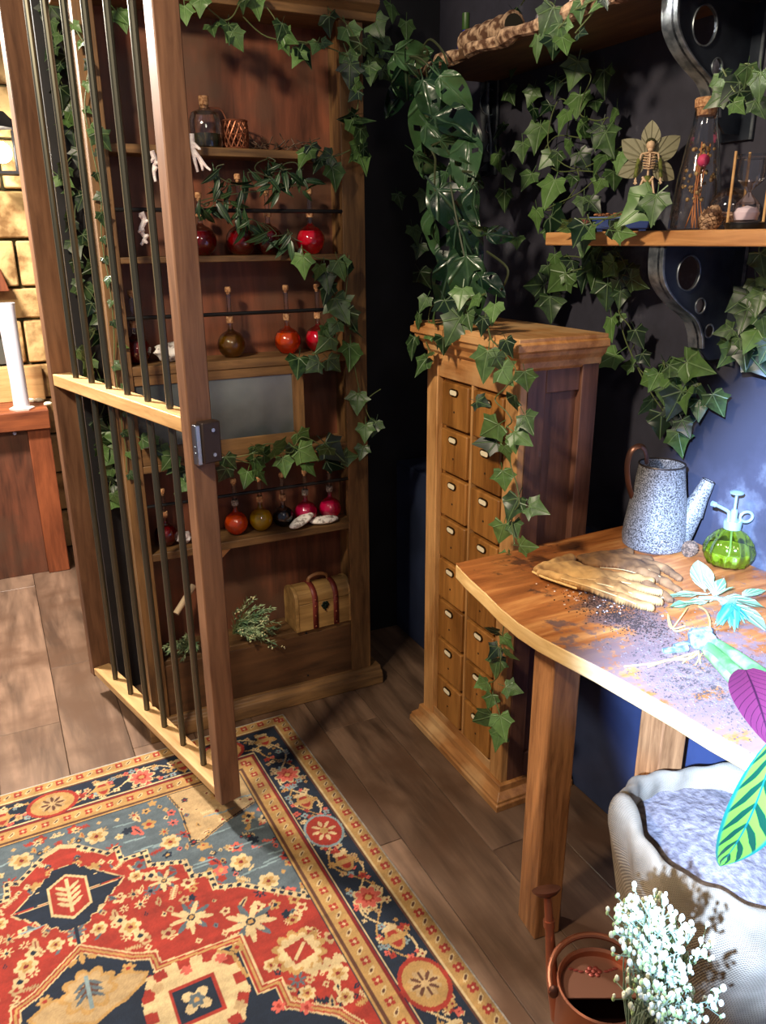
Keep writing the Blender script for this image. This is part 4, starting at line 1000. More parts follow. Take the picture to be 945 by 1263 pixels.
MB().lathe([(0,.016),(.021,.017),(.0235,.03),(.018,.038),(0,.043)],20,cap=False).build('white_sand',plain('pink_white_sand',rgb(236,214,224),.9),t)
for a in (2.9,5.6,1.4): MB().tube([(.032*math.cos(a),.032*math.sin(a),.0),(.032*math.cos(a),.032*math.sin(a),.138)],.0026,8).build('rod',W_CREAM,t)
# ================================================================== FAIRY SKELETON ON TRAY
p=PX(772,283,X=1.42);L=Vector((1.41,p.y,1.513));t=thing('bonsai_tray','blue glazed tray filled with bark chips on the wall shelf','tray',L,-.9)
b=MB();b.prism([(-.062,-.035),(.062,-.035),(.062,.035),(-.062,.035)],.006,.03);b.v=[(x*(1+(z-.006)*4),y*(1+(z-.006)*5),z) for x,y,z in b.v];b.build('glazed_dish',plain('blue_glaze',rgb(36,62,124),.2),t,.003)
B(-.074,.074,-.044,.044,.029,.034).build('rim',plain('pale_blue_rim',rgb(96,116,160),.25),t,.002)
for sx in (-1,1): B(sx*.05-.008,sx*.05+.008,-.03,.03,0,.007).build('foot',plain('blue_glaze_foot',rgb(30,50,104),.2),t)
rn=random.Random(8);b=MB()
for k in range(130): x,y=rn.uniform(-.064,.064),rn.uniform(-.036,.036);a=rn.uniform(0,3);b.ball((x,y,.036+rn.uniform(0,.005)),.005,5,3,(1.2,.7,.45))
b.build('bark_chips',speckle('orange_bark_chip',rgb(104,58,30),rgb(196,126,76),80),t,kind='stuff')
p=PX(795,262,X=1.40);L=Vector((1.40,p.y,1.556));t=thing('fairy_skeleton','tiny skeleton figure with five pale leaf wings standing on the blue tray','figurine',L,-math.radians(38))
s=1.0;b=MB();H_=.150
b.ball((0,0,.140),.0095,12,9,(1,1.05,1.2));b.ball((0,-.003,.130),.0062,10,7,(1,.9,.8))
b.tube([(0,0,.130),(0,.002,.11),(0,.001,.09),(0,.002,.072)],.0026,6)
for k in range(6):
    z=.120-.0055*k;r=.010+.0035*math.sin(PI*(k+1)/7)
    b.tube([(r*math.sin(a),r*.75*-math.cos(a)*.9,z-.002*math.cos(a)) for a in [i*2*PI/14 for i in range(15)]],.0011,5,cap=False)
b.tube([(0,-.010,.121),(0,-.011,.098)],.0018,5)
b.tube([(-.018,0,.122),(0,-.002,.125),(.018,0,.122)],.0019,6)
b.tube(smoothpath([(-.012,0,.074),(-.006,-.002,.066),(0,0,.064),(.006,-.002,.066),(.012,0,.074)],3),.0028,6)
for sx in (-1,1):
    b.tube([(sx*.018,0,.122),(sx*.024,.001,.094)],[.0022,.0018],6);b.ball((sx*.024,.001,.094),.0028,6,5)
    b.tube([(sx*.024,.001,.094),(sx*.027,-.008,.068)],[.0018,.0016],6)
    h=Vector((sx*.027,-.008,.066));b.ball(h,.0032,6,5,(1,.6,1.1))
    for f in range(5): b.tube([h,h+Vector((sx*(-.004+.002*f),-.002,-.009+abs(f-2)*.0012))],.0009,5)
    kx=-.022 if sx<0 else .016
    b.tube([(sx*.010,0,.068),(kx,-.006,.038)],[.0026,.002],6);b.ball((kx,-.006,.038),.003,6,5);b.tube([(kx,-.006,.038),(kx*1.15,0,.004)],[.002,.0016],6);b.tube([(kx*1.15,0,.003),(kx*1.15,-.010,0)],.0018,5)
b.build('skeleton',BONE,t)
sk=MB()
for sx in (-1,1): sk.tube([(sx*.0225,.002,.112),(sx*.026,-.001,.09),(sx*.028,-.006,.072)],.0042,7)
sk.ball((0,.002,.066),.012,10,7,(1,.5,1));sk.build('moss_sleeves',speckle('olive_moss',rgb(56,66,24),rgb(110,116,52),90,.9),t)
hr=MB().ball((0,.003,.147),.0108,10,8,(1,.95,.75)).build('moss_hair',plain('dark_moss',rgb(58,56,26),.9),t)
WING=leafmat('pale_skeleton_leaf',rgb(128,124,96),rgb(168,162,132),rgb(100,96,72),.6,18)
wm=leafmesh('leaf_wing',simpleleaf(.34,0,10,.05,.05,pet=.05),WING)
for a,l,x,z in ((0,.062,.0,.132),(-52,.070,-.008,.112),(50,.074,.008,.112),(-112,.060,-.010,.102),(122,.060,.010,.10)):
    o=bpy.data.objects.new('leaf_wing',wm);COL.objects.link(o);o.parent=t;al=math.radians(a)
    R=Matrix(((math.cos(al),math.sin(al),0),(0,0,-1),(-math.sin(al),math.cos(al),0)))
    # columns: local x, y(tip), z(normal)
    tip=Vector((math.sin(al),.12,math.cos(al))).normalized();nn=Vector((0,-1,.1));nn=(nn-tip*nn.dot(tip)).normalized();xx=tip.cross(nn);R=Matrix((xx,tip,nn)).transposed()
    o.matrix_basis=Matrix.Translation((x,.008,z))@R.to_4x4()@Matrix.Diagonal((l,l,l,1))
# ================================================================== HIGH SHELF ITEMS
a_=PX(549,46,X=1.30);b2=PX(600,24,X=1.30);z0=1.975
a_=Vector((1.32,2.15,z0+.036));b2=Vector((1.32,1.93,z0+.036))
t=thing('birch_log','short bark-covered log lying on the high bark-edged shelf','log',a_)
n=14;pts=[(0,-.22*k/n,0) for k in range(n+1)];MB().tube(pts,[.034*(1+.07*math.sin(k*1.9)) for k in range(n+1)],16).build('bark',BARK,t)
MB().tube([(0,.001,0),(0,-.002,0)],.028,16).build('cut_end',W_CREAM,t);MB().tube([(0,-.219,0),(0,-.223,0)],.028,16).build('cut_end',plain('dark_hollow',rgb(34,30,18),.9),t)
def crystal(label,c,l,r,rz,tilt,mt):
    b=MB();b.M=Matrix.Rotation(rz,4,'Z')@Matrix.Rotation(PI/2-tilt,4,'Y');b.lathe([(.0,-l/2),(r*.8,-l/2+r*.5),(r,-l*.2),(r*.92,l*.25),(r*.75,l/2-r),(0,l/2)],6);mz=min(v[2] for v in b.v);b.v=[(x,y,z-mz) for x,y,z in b.v]
    o=b.build('crystal_point',mt,None,.001,smooth=0);o.location=c;put(o,None,label,'crystal','crystals on the high shelf')
PKQ=speckle('pink_grey_quartz',rgb(150,120,118),rgb(232,214,210),30,.4)
crystal('grey-white crystal stick lying left on the high bark-edged shelf',(1.27,1.72,z0),.085,.012,PI/2+.1,0,PKQ)
crystal('thick pink-grey crystal point at the middle of the high shelf',(1.27,1.60,z0),.10,.019,PI/2-.1,.1,PKQ)
t=thing('blue_glass_bottle','cobalt blue glass bottle with green stopper behind the log on the high shelf','bottle',(1.38,2.26,z0))
MB().lathe([(0,0),(.022,0),(.024,.01),(.024,.06),(.01,.08),(.009,.10)],18,cap=False).build('glass_body',plain('cobalt_glass',rgb(20,50,200),.08,0,Transmission_Weight=.4),t);MB().lathe([(.008,.095),(.011,.10),(.011,.14),(0,.142)],12).build('stopper',plain('green_stopper',rgb(60,90,40),.4),t)
# ================================================================== GLOVES
def relief(caps,base,cell,mt,name,parent,org,flat=.55,zb=0.,wr=.0,seed=0,cut=None):
    """puffy cloth-like sheet: union of tapered capsules given on the bench plane"""
    xs_=[p[0] for c in caps for p in c];ys_=[p[1] for c in caps for p in c]
    x0,x1,y0,y1=min(xs_)-.05,max(xs_)+.05,min(ys_)-.05,max(ys_)+.05
    nx,ny=int((x1-x0)/cell)+2,int((y1-y0)/cell)+2
    X,Y=np.meshgrid(x0+cell*np.arange(nx),y0+cell*np.arange(ny),indexing='ij');Hh=np.zeros_like(X)
    for c in caps:
        for (ax,ay,ar),(bx,by,br) in zip(c[:-1],c[1:]):
            dx,dy=bx-ax,by-ay;L2=dx*dx+dy*dy+1e-12
            t=np.clip(((X-ax)*dx+(Y-ay)*dy)/L2,0,1);d=np.hypot(X-ax-t*dx,Y-ay-t*dy);r=ar+(br-ar)*t
            fl=np.minimum(r,.013)*flat*2
            h=fl*np.sqrt(np.clip(1-(d/r)**2,0,1))**.8;h[d>=r]=0;Hh=np.maximum(Hh,h)
    m=Hh>0
    vs=[];idx={}
    def vid(i,j,top):
        k_=(i,j,top)
        if k_ not in idx:
            x,y=X[i,j],Y[i,j];h=Hh[i,j]
            w_=noise.noise(Vector((x*38+seed,y*38,0)))*wr+noise.noise(Vector((x*90+seed,y*60,3)))*wr*.5
            idx[k_]=len(vs);vs.append((x-org[0],y-org[1],zb-org[2]+(h*(1)+w_*min(1,h/.006)+.001 if top else 0)))
        return idx[k_]
    fs=[]
    for i in range(nx-1):
        for j in range(ny-1):
            if m[i,j] and m[i+1,j] and m[i,j+1] and m[i+1,j+1]:
                fs.append((vid(i,j,1),vid(i+1,j,1),vid(i+1,j+1,1),vid(i,j+1,1)));fs.append((vid(i,j,0),vid(i,j+1,0),vid(i+1,j+1,0),vid(i+1,j,0)))
    # side walls
    ec={}
    for f in fs[::2]:
        for a,b in zip(f,f[1:]+f[:1]):
            if (b,a) in ec: del ec[(b,a)]
            else: ec[(a,b)]=1
    inv={v:k_ for k_,v in idx.items()}
    for a,b in ec: ia,ja,_=inv[a];ib,jb,_=inv[b];fs.append((b,a,idx[(ia,ja,0)],idx[(ib,jb,0)]))
    me=bpy.data.meshes.new(name);me.from_pydata(vs,[],fs);me.materials.append(mt);me.polygons.foreach_set('use_smooth',[True]*len(fs));me.update()
    o=bpy.data.objects.new(name,me);COL.objects.link(o);put(o,parent);return o,(X,Y,Hh)
SUEDE=speckle('yellow_suede',rgb(128,88,44),rgb(206,158,92),26,.85,0,.3,.7,.4,.002,6)
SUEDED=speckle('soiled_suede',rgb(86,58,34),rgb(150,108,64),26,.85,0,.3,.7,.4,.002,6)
def T(x,y,r,z=.792): p=PX(x,y,Z=z);return (p.x,p.y,r)
def glove(label,caps,zb,seed,seams,mt,edge=None):
    o0=PX(*caps[0][0][:2],Z=zb);t=thing('work_glove',label,'glove',o0,group='leather work gloves on the bench')
    C_=[[T(x,y,r,zb) for x,y,r in c] for c in caps]
    relief(C_,0,.0026,mt,'leather_shell',t,o0,.62,zb,.0035,seed)
    for i,sm in enumerate(seams):
        P=[PX(x,y,Z=zb+.0135)-o0 for x,y in sm];MB().tube(smoothpath(P,4),.0011,5).build('seam',plain('pale_seam_%d%d'%(seed,i),rgb(222,186,124),.8),t)
    if edge: MB().tube(smoothpath([PX(x,y,Z=zb+.004)-o0 for x,y in edge],5),.0024,6).build('cuff_binding',plain('pale_cuff_binding_%d'%seed,rgb(222,180,110),.8),t)
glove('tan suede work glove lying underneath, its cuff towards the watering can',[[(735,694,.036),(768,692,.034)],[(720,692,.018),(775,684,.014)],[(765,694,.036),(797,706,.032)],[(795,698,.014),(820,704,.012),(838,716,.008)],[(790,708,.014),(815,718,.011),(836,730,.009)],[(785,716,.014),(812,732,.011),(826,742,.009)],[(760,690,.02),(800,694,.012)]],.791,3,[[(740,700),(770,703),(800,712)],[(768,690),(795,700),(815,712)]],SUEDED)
glove('tan suede work glove lying on top, cuff at the left bench edge, soiled fingertips',[[(674,703,.024),(704,704,.037)],[(664,706,.012),(702,692,.016)],[(668,710,.012),(725,727,.014)],[(702,705,.038),(745,716,.040)],[(745,722,.026),(775,735,.022)],[(765,742,.014),(790,749,.012),(802,752,.010)],[(765,732,.014),(795,741,.012),(812,745,.0105)],[(765,722,.014),(798,731,.011),(813,733,.0095)],[(755,714,.014),(785,716,.011),(803,719,.009)],[(722,724,.014),(750,736,.012),(778,746,.010)]],.799,1,[[(690,711),(720,714),(760,717),(790,722)],[(692,713),(725,723),(760,735),(785,745)],[(712,716),(745,721),(780,732)]],SUEDE,[(657,705),(671,712),(694,720),(712,726)])
# ================================================================== SOIL CRUMBS on the bench
rn=random.Random(40)
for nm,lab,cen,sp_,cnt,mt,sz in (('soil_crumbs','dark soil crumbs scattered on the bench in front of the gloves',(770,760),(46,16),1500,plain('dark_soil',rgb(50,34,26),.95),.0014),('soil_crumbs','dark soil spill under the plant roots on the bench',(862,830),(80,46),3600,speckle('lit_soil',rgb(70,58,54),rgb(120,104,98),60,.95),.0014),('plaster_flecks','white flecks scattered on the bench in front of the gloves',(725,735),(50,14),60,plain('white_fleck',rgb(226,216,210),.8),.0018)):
    b=MB();o0=PX(cen[0],cen[1],Z=.79)
    for _ in range(cnt):
        x,y=cen[0]+rn.gauss(0,sp_[0]*.6),cen[1]+rn.gauss(0,sp_[1]*.6)
        yy=y+(x-cen[0])*.35
        p=PX(x,yy,Z=.79)
        if p.x<.90 or p.x>1.47: continue
        b.ball(p-o0+Vector((0,0,sz*.3)),sz*rn.uniform(.5,1.4),5,3,(1.2,1,.6))
    o=b.build(nm,mt,None,smooth=0);o.location=o0;put(o,None,lab,'crumbs',kind='stuff')
# ================================================================== PLANTS ON THE BENCH
TEAL=leafmat('pale_teal_leaf',rgb(92,128,92),rgb(150,176,136),rgb(196,208,176),.45,26)
TEALD=leafmat('deep_teal_needle',rgb(30,110,100),rgb(70,160,140),rgb(150,210,190),.4,4)
def bleaf(parent,o0,px,py,tx,ty,z0,z1,w,mt,name='leaf',curl=.1,fold=.25,wav=0,seed=0,n=8,nrm=(0,0,1)):
    a=PX(px,py,Z=z0);b=PX(tx,ty,Z=z1);l=(b-a).length;tip=(b-a).normalized();nn=Vector(nrm);nn=(nn-tip*nn.dot(tip)).normalized();xx=tip.cross(nn)
    R=Matrix((xx,tip,nn)).transposed()
    o=bpy.data.objects.new(name,leafmesh(name,simpleleaf(w,seed,n,curl,fold,wav,.08),mt));COL.objects.link(o);o.parent=parent
    o.matrix_basis=Matrix.Translation(a-o0)@R.to_4x4()@Matrix.Diagonal((l,l,l,1));return o
o0=PX(880,735,Z=.795);t=thing('succulent_cutting','artificial pale teal succulent cutting lying in front of the plant mister','plant',o0)
for a in ((869,728,861,691,.80,.832,.26,.0,.25,0),(884,735,868,708,.80,.83,.24,.0,.2,0),(872,733,815,735,.80,.80,.13,.05,.3,.02),(875,742,820,748,.80,.795,.14,.05,.3,.04),(885,735,905,722,.80,.83,.22,.1,.3,0),(890,738,945,748,.80,.80,.26,.05,.3,.02),(888,742,935,765,.80,.797,.26,.05,.25,.0),(915,735,945,728,.80,.81,.3,0,.2,0),(880,735,893,712,.80,.825,.26,.05,.2,0),(905,745,945,775,.797,.797,.2,.05,.2,0)):
    bleaf(t,o0,*a[:7],TEAL,'leaf',a[7],a[8],a[9],seed=a[0])
for k in range(22):
    a=rn.uniform(20,160);r=rn.uniform(14,26);x,y=903,748
    bleaf(t,o0,x+rn.uniform(-5,5),y-6,x+r*math.cos(math.radians(a)),y+r*.75*math.sin(math.radians(a))+6,.81,.80+rn.uniform(-.003,.012),.09,TEALD,'needle_leaf',.1,.2,n=3)
MB().tube(smoothpath([PX(862,738,Z=.795)-o0,PX(885,738,Z=.80)-o0,PX(910,745,Z=.80)-o0],5),.004,8).build('stem',plain('teal_stem',rgb(120,170,150),.6),t)
# rooted foliage plant lying across the bench, leaves hanging over the edge
o0=PX(865,795,Z=.80);t=thing('rooted_foliage_plant','uprooted artificial plant with thick green stalks, yellow roots and a purple-backed leaf','plant',o0)
ROOT=plain('yellow_root',rgb(222,180,96),.7)
b=MB();b.ball((0,0,.012),.024,14,10,(1.25,1,.8));rnv=Vector((4,2,1));b.v=[tuple(Vector(v)*(1+.35*noise.noise(Vector(v)*60+rnv))) for v in b.v]
b.build('soil_ball',speckle('blue_grey_soil_ball',rgb(76,92,100),rgb(140,156,164),60,.9,0,.4,.6,1.,.004),t)
def root(P,r=.0022): MB().tube(smoothpath([PX(x,y,Z=.79+h)-o0 for x,y,h in P],5),r,6).build('root',ROOT,t)
root([(862,803,.008),(840,810,.004),(805,818,.003),(770,822,.003)],.0016);root([(860,806,.006),(850,812,.004),(825,814,.003),(800,822,.003)],.0022)
root([(862,805,.006),(864,818,.003)],.0016);root([(855,806,.006),(842,818,.003)],.0014);root([(866,806,.006),(858,820,.003)],.0012)
root([(860,785,.01),(850,775,.012),(832,778,.004),(824,758,.004),(828,775,.003),(845,772,.004)],.0016);root([(868,783,.01),(876,772,.02),(872,755,.02),(862,748,.01)],.0018);root([(830,775,.003),(843,757,.015),(848,750,.01)],.0014)
b=MB()
for i,(P,r) in enumerate((([(848,799,.006),(835,801,.005),(818,803,.003)],.006),([(850,793,.006),(832,797,.004)],.005))): b.tube(smoothpath([PX(x,y,Z=.79+h)-o0 for x,y,h in P],4),r,8)
b.build('root_sock',bpy.data.materials['blue_grey_soil_ball'],t)
STALK=speckle('ribbed_green_stalk',rgb(84,140,76),rgb(140,186,118),26,.4)
for P,r in (([(872,798,.014),(892,816,.018),(915,838,.028)],.0125),([(878,792,.016),(905,808,.024),(945,835,.035),(985,862,.05)],.0115),([(874,804,.012),(892,824,.016),(908,842,.022)],.010)):
    sp_=smoothpath([PX(x,y,Z=.79+h)-o0 for x,y,h in P],6);MB().tube(sp_,r,12).build('stalk',STALK,t)
def curved_leaf(name,A,Bp,w,cm,mt,bend,nrm,n=16,fold=.25,parent=t,wav=.0):
    a=A;l=(Bp-A).length;tip=(Bp-A).normalized();nn=Vector(nrm);nn=(nn-tip*nn.dot(tip)).normalized();xx=tip.cross(nn)
    vs=[];fs=[]
    for i in range(n+1):
        q=i/n;ww=w*(math.sin(PI*min(1,(q*.96+.04)**.85))**.75) if i<n else .001
        for k in (-1,-.5,0,.5,1):
            z=bend*math.sin(PI*q)+fold*abs(k)*ww+wav*math.sin(q*40)*abs(k)*ww
            vs.append(tuple(A+xx*(k*ww)+tip*(q*l)+nn*z-o0))
    for i in range(n):
        for k in range(4): a=5*i+k;fs.append((a,a+1,a+6,a+5))
    b=MB();b.add(vs,fs);o=b.build(name,mt,parent,smooth=60)
    uv=o.data.uv_layers.new(name='leafuv');d=[]
    for p in o.data.polygons:
        for li in p.loop_indices: v=o.data.loops[li].vertex_index;d+= [((v%5)-2)/2*.5+.5,(v//5)/n]
    uv.data.foreach_set('uv',d);return o
def leafuvmat(name,fn):
    q=NT(name);tc=q.n('ShaderNodeTexCoord');sp=q.n('ShaderNodeSeparateXYZ');q.l(tc.outputs['UV'],sp.inputs[0]);x=q.math('ABSOLUTE',q.math('SUBTRACT',sp.outputs[0],.5));y=sp.outputs[1]
    q.l(fn(q,x,y),q.b.inputs['Base Color']);q.b.inputs['Roughness'].default_value=.38;return q.m
def purple(q,x,y):
    v=q.math('FRACT',q.math('MULTIPLY',q.math('SUBTRACT',y,q.math('MULTIPLY',x,.55)),11));vf=q.ramp(v,[(.0,(0,0,0,1)),(.86,(0,0,0,1)),(.95,(1,1,1,1))]);m=q.ramp(x,[(.012,(1,1,1,1)),(.03,(0,0,0,1))])
    return q.mix(q.math('MAXIMUM',vf,m),rgb(92,34,62),rgb(46,14,36))
def rattle(q,x,y):
    w=q.math('FRACT',q.math('MULTIPLY',q.math('SUBTRACT',y,q.math('MULTIPLY',x,.45)),6.5));d=q.math('ADD',q.math('ABSOLUTE',q.math('SUBTRACT',w,.5)),q.math('MULTIPLY',q.math('ABSOLUTE',q.math('SUBTRACT',x,.2)),.8))
    f=q.ramp(d,[(.27,(1,1,1,1)),(.31,(0,0,0,1))]);c=q.mix(f,rgb(104,180,50),rgb(10,64,44));e=q.ramp(x,[(.40,(0,0,0,1)),(.45,(1,1,1,1))]);c=q.mix(e,c,rgb(26,108,90));m=q.ramp(x,[(.010,(1,1,1,1)),(.025,(0,0,0,1))]);return q.mix(m,c,rgb(16,100,90))
A=PX(921,828,X=.96);Bp=PX(948,925,X=.90)
curved_leaf('purple_leaf',PX(920,826,X=.955),PX(952,922,X=.88),.036,None,leafuvmat('purple_leaf_back',purple),.012,(-.6,-.7,.35)).__setitem__('label','purple-backed leaf with dark ribs')
curved_leaf('rattlesnake_leaf',PX(958,915,X=.885),PX(888,1068,X=.905),.040,None,leafuvmat('rattlesnake_leaf_pattern',rattle),.02,(-.5,-.75,.4)).__setitem__('label','bright green leaf with dark oval blotches and teal edge')
# ================================================================== SACK
c=Vector((1.078,.793,0));BUR=None
def burlap():
    q=NT('burlap_weave');tc=q.n('ShaderNodeTexCoord');sp=q.n('ShaderNodeSeparateXYZ');q.l(tc.outputs['UV'],sp.inputs[0])
    w1=q.math('SINE',q.math('MULTIPLY',sp.outputs[0],2*PI*190));w2=q.math('SINE',q.math('MULTIPLY',sp.outputs[1],2*PI*120));h=q.math('MULTIPLY',w1,w2)
    v=q.coord((1,1,1),False);nz=q.n('ShaderNodeTexNoise',Scale=14.,Detail=6.);q.l(v,nz.inputs['Vector'])
    c1=q.ramp(nz.outputs[0],[(.3,rgb(120,104,80)),(.7,rgb(166,150,124))]);f=q.ramp(q.math('MULTIPLY_ADD',h,.5,.5),[(.12,(1,1,1,1)),(.45,(0,0,0,1))])
    q.l(q.mix(q.math('MULTIPLY',f,.55),c1,rgb(84,70,50)),q.b.inputs['Base Color']);q.b.inputs['Roughness'].default_value=.9;q.bump(h,.6,.0012);return q.m
BUR=burlap()
t=thing('burlap_sack','open burlap sack with a rolled rim filled with pale soil under the bench','sack',c)
prof=[(.110,0),(.132,.02),(.146,.10),(.160,.20),(.178,.30),(.190,.37),(.200,.415),(.205,.445),(.207,.468),(.201,.487),(.188,.492),(.176,.482),(.172,.462),(.175,.435),(.178,.40)]
n=96;vs=[];fs=[];uvv=[]
for j,(r,z) in enumerate(prof):
    for i in range(n):
        a=2*PI*i/n
        lump_=.010*noise.noise(Vector((math.cos(a)*1.6,math.sin(a)*1.6,z*7)))*1.6+.006*math.sin(a*5+z*9)+.0035*math.sin(a*17+z*30)*min(1,z/.2)
        zz=z+(.018*math.sin(a*2+2.2)+.012*noise.noise(Vector((math.cos(a)*2,math.sin(a)*2,5))))*max(0,(z-.3)/.17 if j<10 else 1)
        # pulled corner at the upper left of the picture
        dd=(a-math.radians(150)+PI)%(2*PI)-PI;e=math.exp(-(dd/.20)**2)
        if j>=6: zz+=.035*e;lump_+=.012*e*(1 if j<11 else .3)
        rr=r+lump_*(1.4 if j<11 else .7);vs.append((rr*math.cos(a)*.96,rr*math.sin(a)*.96,max(zz,0)));uvv.append((i/n,z*1.0+(.5 if j>9 else 0)*0))
for j in range(len(prof)-1):
    for i in range(n): k=(i+1)%n;fs.append((j*n+i,j*n+k,(j+1)*n+k,(j+1)*n+i))
fs.append(tuple(range(n))[::-1]);b=MB();b.add(vs,fs);o=b.build('burlap_cloth',BUR,t,smooth=80)
uv=o.data.uv_layers.new(name='weave');d=[]
for p in o.data.polygons:
    li=list(p.loop_indices);ids=[o.data.loops[l].vertex_index for l in li];wrap=any(q%n==0 for q in ids) and any(q%n==n-1 for q in ids)
    for v in ids:
        u=(v%n)/n
        if wrap and v%n==0: u=1.
        d+= [u,(v//n)/len(prof)*1.0]
uv.data.foreach_set('uv',d);sb=o.modifiers.new('sub','SUBSURF');sb.levels=1;sb.render_levels=1
# soil surface inside
n=40;b=MB();vs=[];fs=[]
for j in range(15):
    for i in range(n): a=2*PI*i/n;r=.186*j/14;x,y=r*math.cos(a),r*math.sin(a);vs.append((x,y,.432+.02*(1-(r/.18)**2)+.006*noise.noise(Vector((x*30,y*30,0)))+.004*noise.noise(Vector((x*90,y*90,0)))))
for j in range(14):
    for i in range(n): k=(i+1)%n;fs.append((j*n+i,(j+1)*n+i,(j+1)*n+k,j*n+k))
b.add(vs,fs);b.build('soil',speckle('pale_lilac_soil',rgb(92,84,84),rgb(134,124,122),70,.95,0,.35,.65,1.,.006,8),t,kind='stuff',smooth=80)
# ================================================================== COPPER CAN
L=Vector((.842,.818,.0));t=thing('copper_watering_can','small copper watering can with round rose and hoop handle beside the sack','watering can',L,-AZ);t.scale=(1.0,1.0,1.0)
CU2=plain('copper_inside',rgb(150,104,84),.4,.6)
MB().lathe([(0,0),(.072,0),(.078,.008),(.080,.10),(.079,.19),(.082,.196),(.079,.199),(.075,.194),(.076,.02),(0,.012)],40,cap=False).build('body',COPPER,t)
b=MB();P=[(.0765*math.cos(a),.0765*math.sin(a)) for a in [PI*i/20*1.12-.19 for i in range(21)]]
b.prism(P,.178,.181);b.build('half_cover',CU2,t)
b=MB()
for k in range(6): a=k*PI/3;b.ball((-.004+.011*math.cos(a),.040+.008*math.sin(a),.182),.0052,8,5,(1,1,.5))
b.ball((-.004,.040,.183),.005,8,5,(1,1,.5))
for sx in (-1,1):
    for k in range(3): b.ball((-.004+sx*(.024+.009*k),.040+.003*k,.182),.0042,8,4,(1.4,.7,.5))
b.build('embossed_flower',plain('red_copper_enamel',rgb(140,64,54),.4,.5),t)
MB().lathe([(.0,.03),(.0745,.03),(.0745,.10),(0,.10)],30).build('dark_inside',plain('dark_inside_fill',rgb(24,12,10),.15),t)  # dark block stands for the shade seen in the can's opening
b=MB();sp=smoothpath([(-.060,.050,.05),(-.072,.075,.13),(-.078,.100,.22),(-.082,.118,.285)],6);b.tube(sp,list(np.interp(np.linspace(0,3,len(sp)),[0,1,2,3],[.016,.012,.009,.0075])),14);b.build('spout',COPPER,t)
MB().tube([(-.0785,.1025,.226),(-.0795,.106,.240)],.0115,14).build('spout_ferrule',COPPER,t)
b=MB();b.M=Matrix.Translation((-.083,.120,.290))@Matrix.Rotation(-.18,4,'Y')@Matrix.Rotation(-.50,4,'X');b.lathe([(.008,-.006),(.020,-.001),(.0275,.006),(.0285,.009),(0,.0105)],26);o=b.build('rose',plain('dark_copper_rose',rgb(110,70,56),.45,.8),t)
# hoop handle lying round the rim
b=MB();b.tube([(.094*math.cos(a),.004+.094*math.sin(a),.19+.020*math.sin(a)) for a in [math.radians(q) for q in range(-8,195,7)]],.0062,10);b.build('hoop_handle',COPPER,t)
LG=plain('dark_lug',rgb(90,56,44),.5,.7)
for sx in (-1,1): MB().ball((sx*.09,-.006,.186),.010,10,7,(1,.8,1.4)).build('handle_lug',LG,t)
# ================================================================== WHITE FLOWER BUNCH
Yb=None
o0=Vector((.905,.600,.19));t=thing('white_dried_flower_bunch','bunch of small white dried flowers standing in front of the sack','flowers',o0)
rn=random.Random(77);st=MB();bd=MB();cal=MB()
for k in range(120):
    x=rn.gauss(815,26);y=rn.uniform(1112,1262);x=max(772,min(902,x+(y-1180)*.28))
    dist=rn.uniform(.92,1.10)
    rr_=ray(x,y);e=CAM+rr_*(dist/rr_.dot(CF))
    base=CAM+ray(rn.uniform(770,830),1290)*(1.10/ray(800,1290).dot(CF))
    m_=(base+e)/2+Vector((rn.gauss(0,.01),rn.gauss(0,.01),.01));sp=smoothpath([base-o0,m_-o0,e-o0],5);st.tube(sp,.0009,4)
    for q in range(rn.randint(4,7)):
        f=sp[-1]+Vector((rn.gauss(0,.009),rn.gauss(0,.009),rn.gauss(0,.010)));d=Vector((rn.gauss(0,.6),rn.gauss(0,.6),1)).normalized()
        bd.ball(f,.0029*rn.uniform(.7,1.3),6,5,(1,1,1.5));cal.ball(f-d*.005,.0024,5,4,(1,1,1.6));st.tube([sp[-2],f-d*.006],.0007,3)
st.build('stems',plain('grey_green_stem',rgb(120,136,110),.7),t,kind='stuff');bd.build('white_buds',plain('white_bud',rgb(206,206,180),.7),t,kind='stuff');cal.build('green_calyces',plain('pale_green_calyx',rgb(150,170,110),.7),t,kind='stuff')

# ================================================================== IVY
NW=(-1,-.45,.25);NB=(-.15,-1,.15)
garland('ivy_garland','ivy trailing down the right stile at the top of the bookcase',('Y',2.235),[(405,30,24,-10),(433,48,28,10),(436,62,26,-30),(432,78,28,20),(430,95,26,-20),(455,92,32,15),(440,110,20,70),(433,122,20,-60),(428,148,26,-80),(446,150,26,80),(438,163,26,20),(442,176,26,0),(436,190,22,-20),(446,202,30,15),(449,190,22,60)],NB,seed=2)
garland('ivy_garland','ivy sprig draped over the end of the top bookcase shelf',('Y',2.225),[(440,196,18,60),(412,220,26,5),(400,197,20,-70),(390,205,18,-20),(374,196,28,-40),(385,190,18,10)],NB,seed=3)
garland('ivy_garland','dark ivy strung under the bookcase cornice above the red panel',('Y',2.23),[(228,20,28,10),(246,14,28,-10),(262,36,26,20),(283,40,26,-20),(292,52,22,10),(300,8,26,0),(316,10,34,10),(345,40,24,-10),(352,58,24,30),(357,48,22,60),(376,70,30,25),(366,72,20,-30),(388,60,22,-30),(400,58,18,80)],NB,seed=4,extra_stems=[[(300,20),(330,45),(380,52),(410,60),(432,70)]])
garland('ivy_garland','ivy cluster spilling over the right end of the middle flask row',('Y',2.228),[(372,330,26,-10),(390,338,22,20),(402,345,28,10),(418,334,30,30),(402,362,28,-10),(420,382,32,15),(432,396,28,20),(411,405,24,-30),(398,425,28,-60),(405,412,26,10),(430,440,28,0),(384,452,26,-70),(368,452,28,-20),(411,450,26,50),(440,410,22,20),(427,330,22,-20)],NB,seed=5)
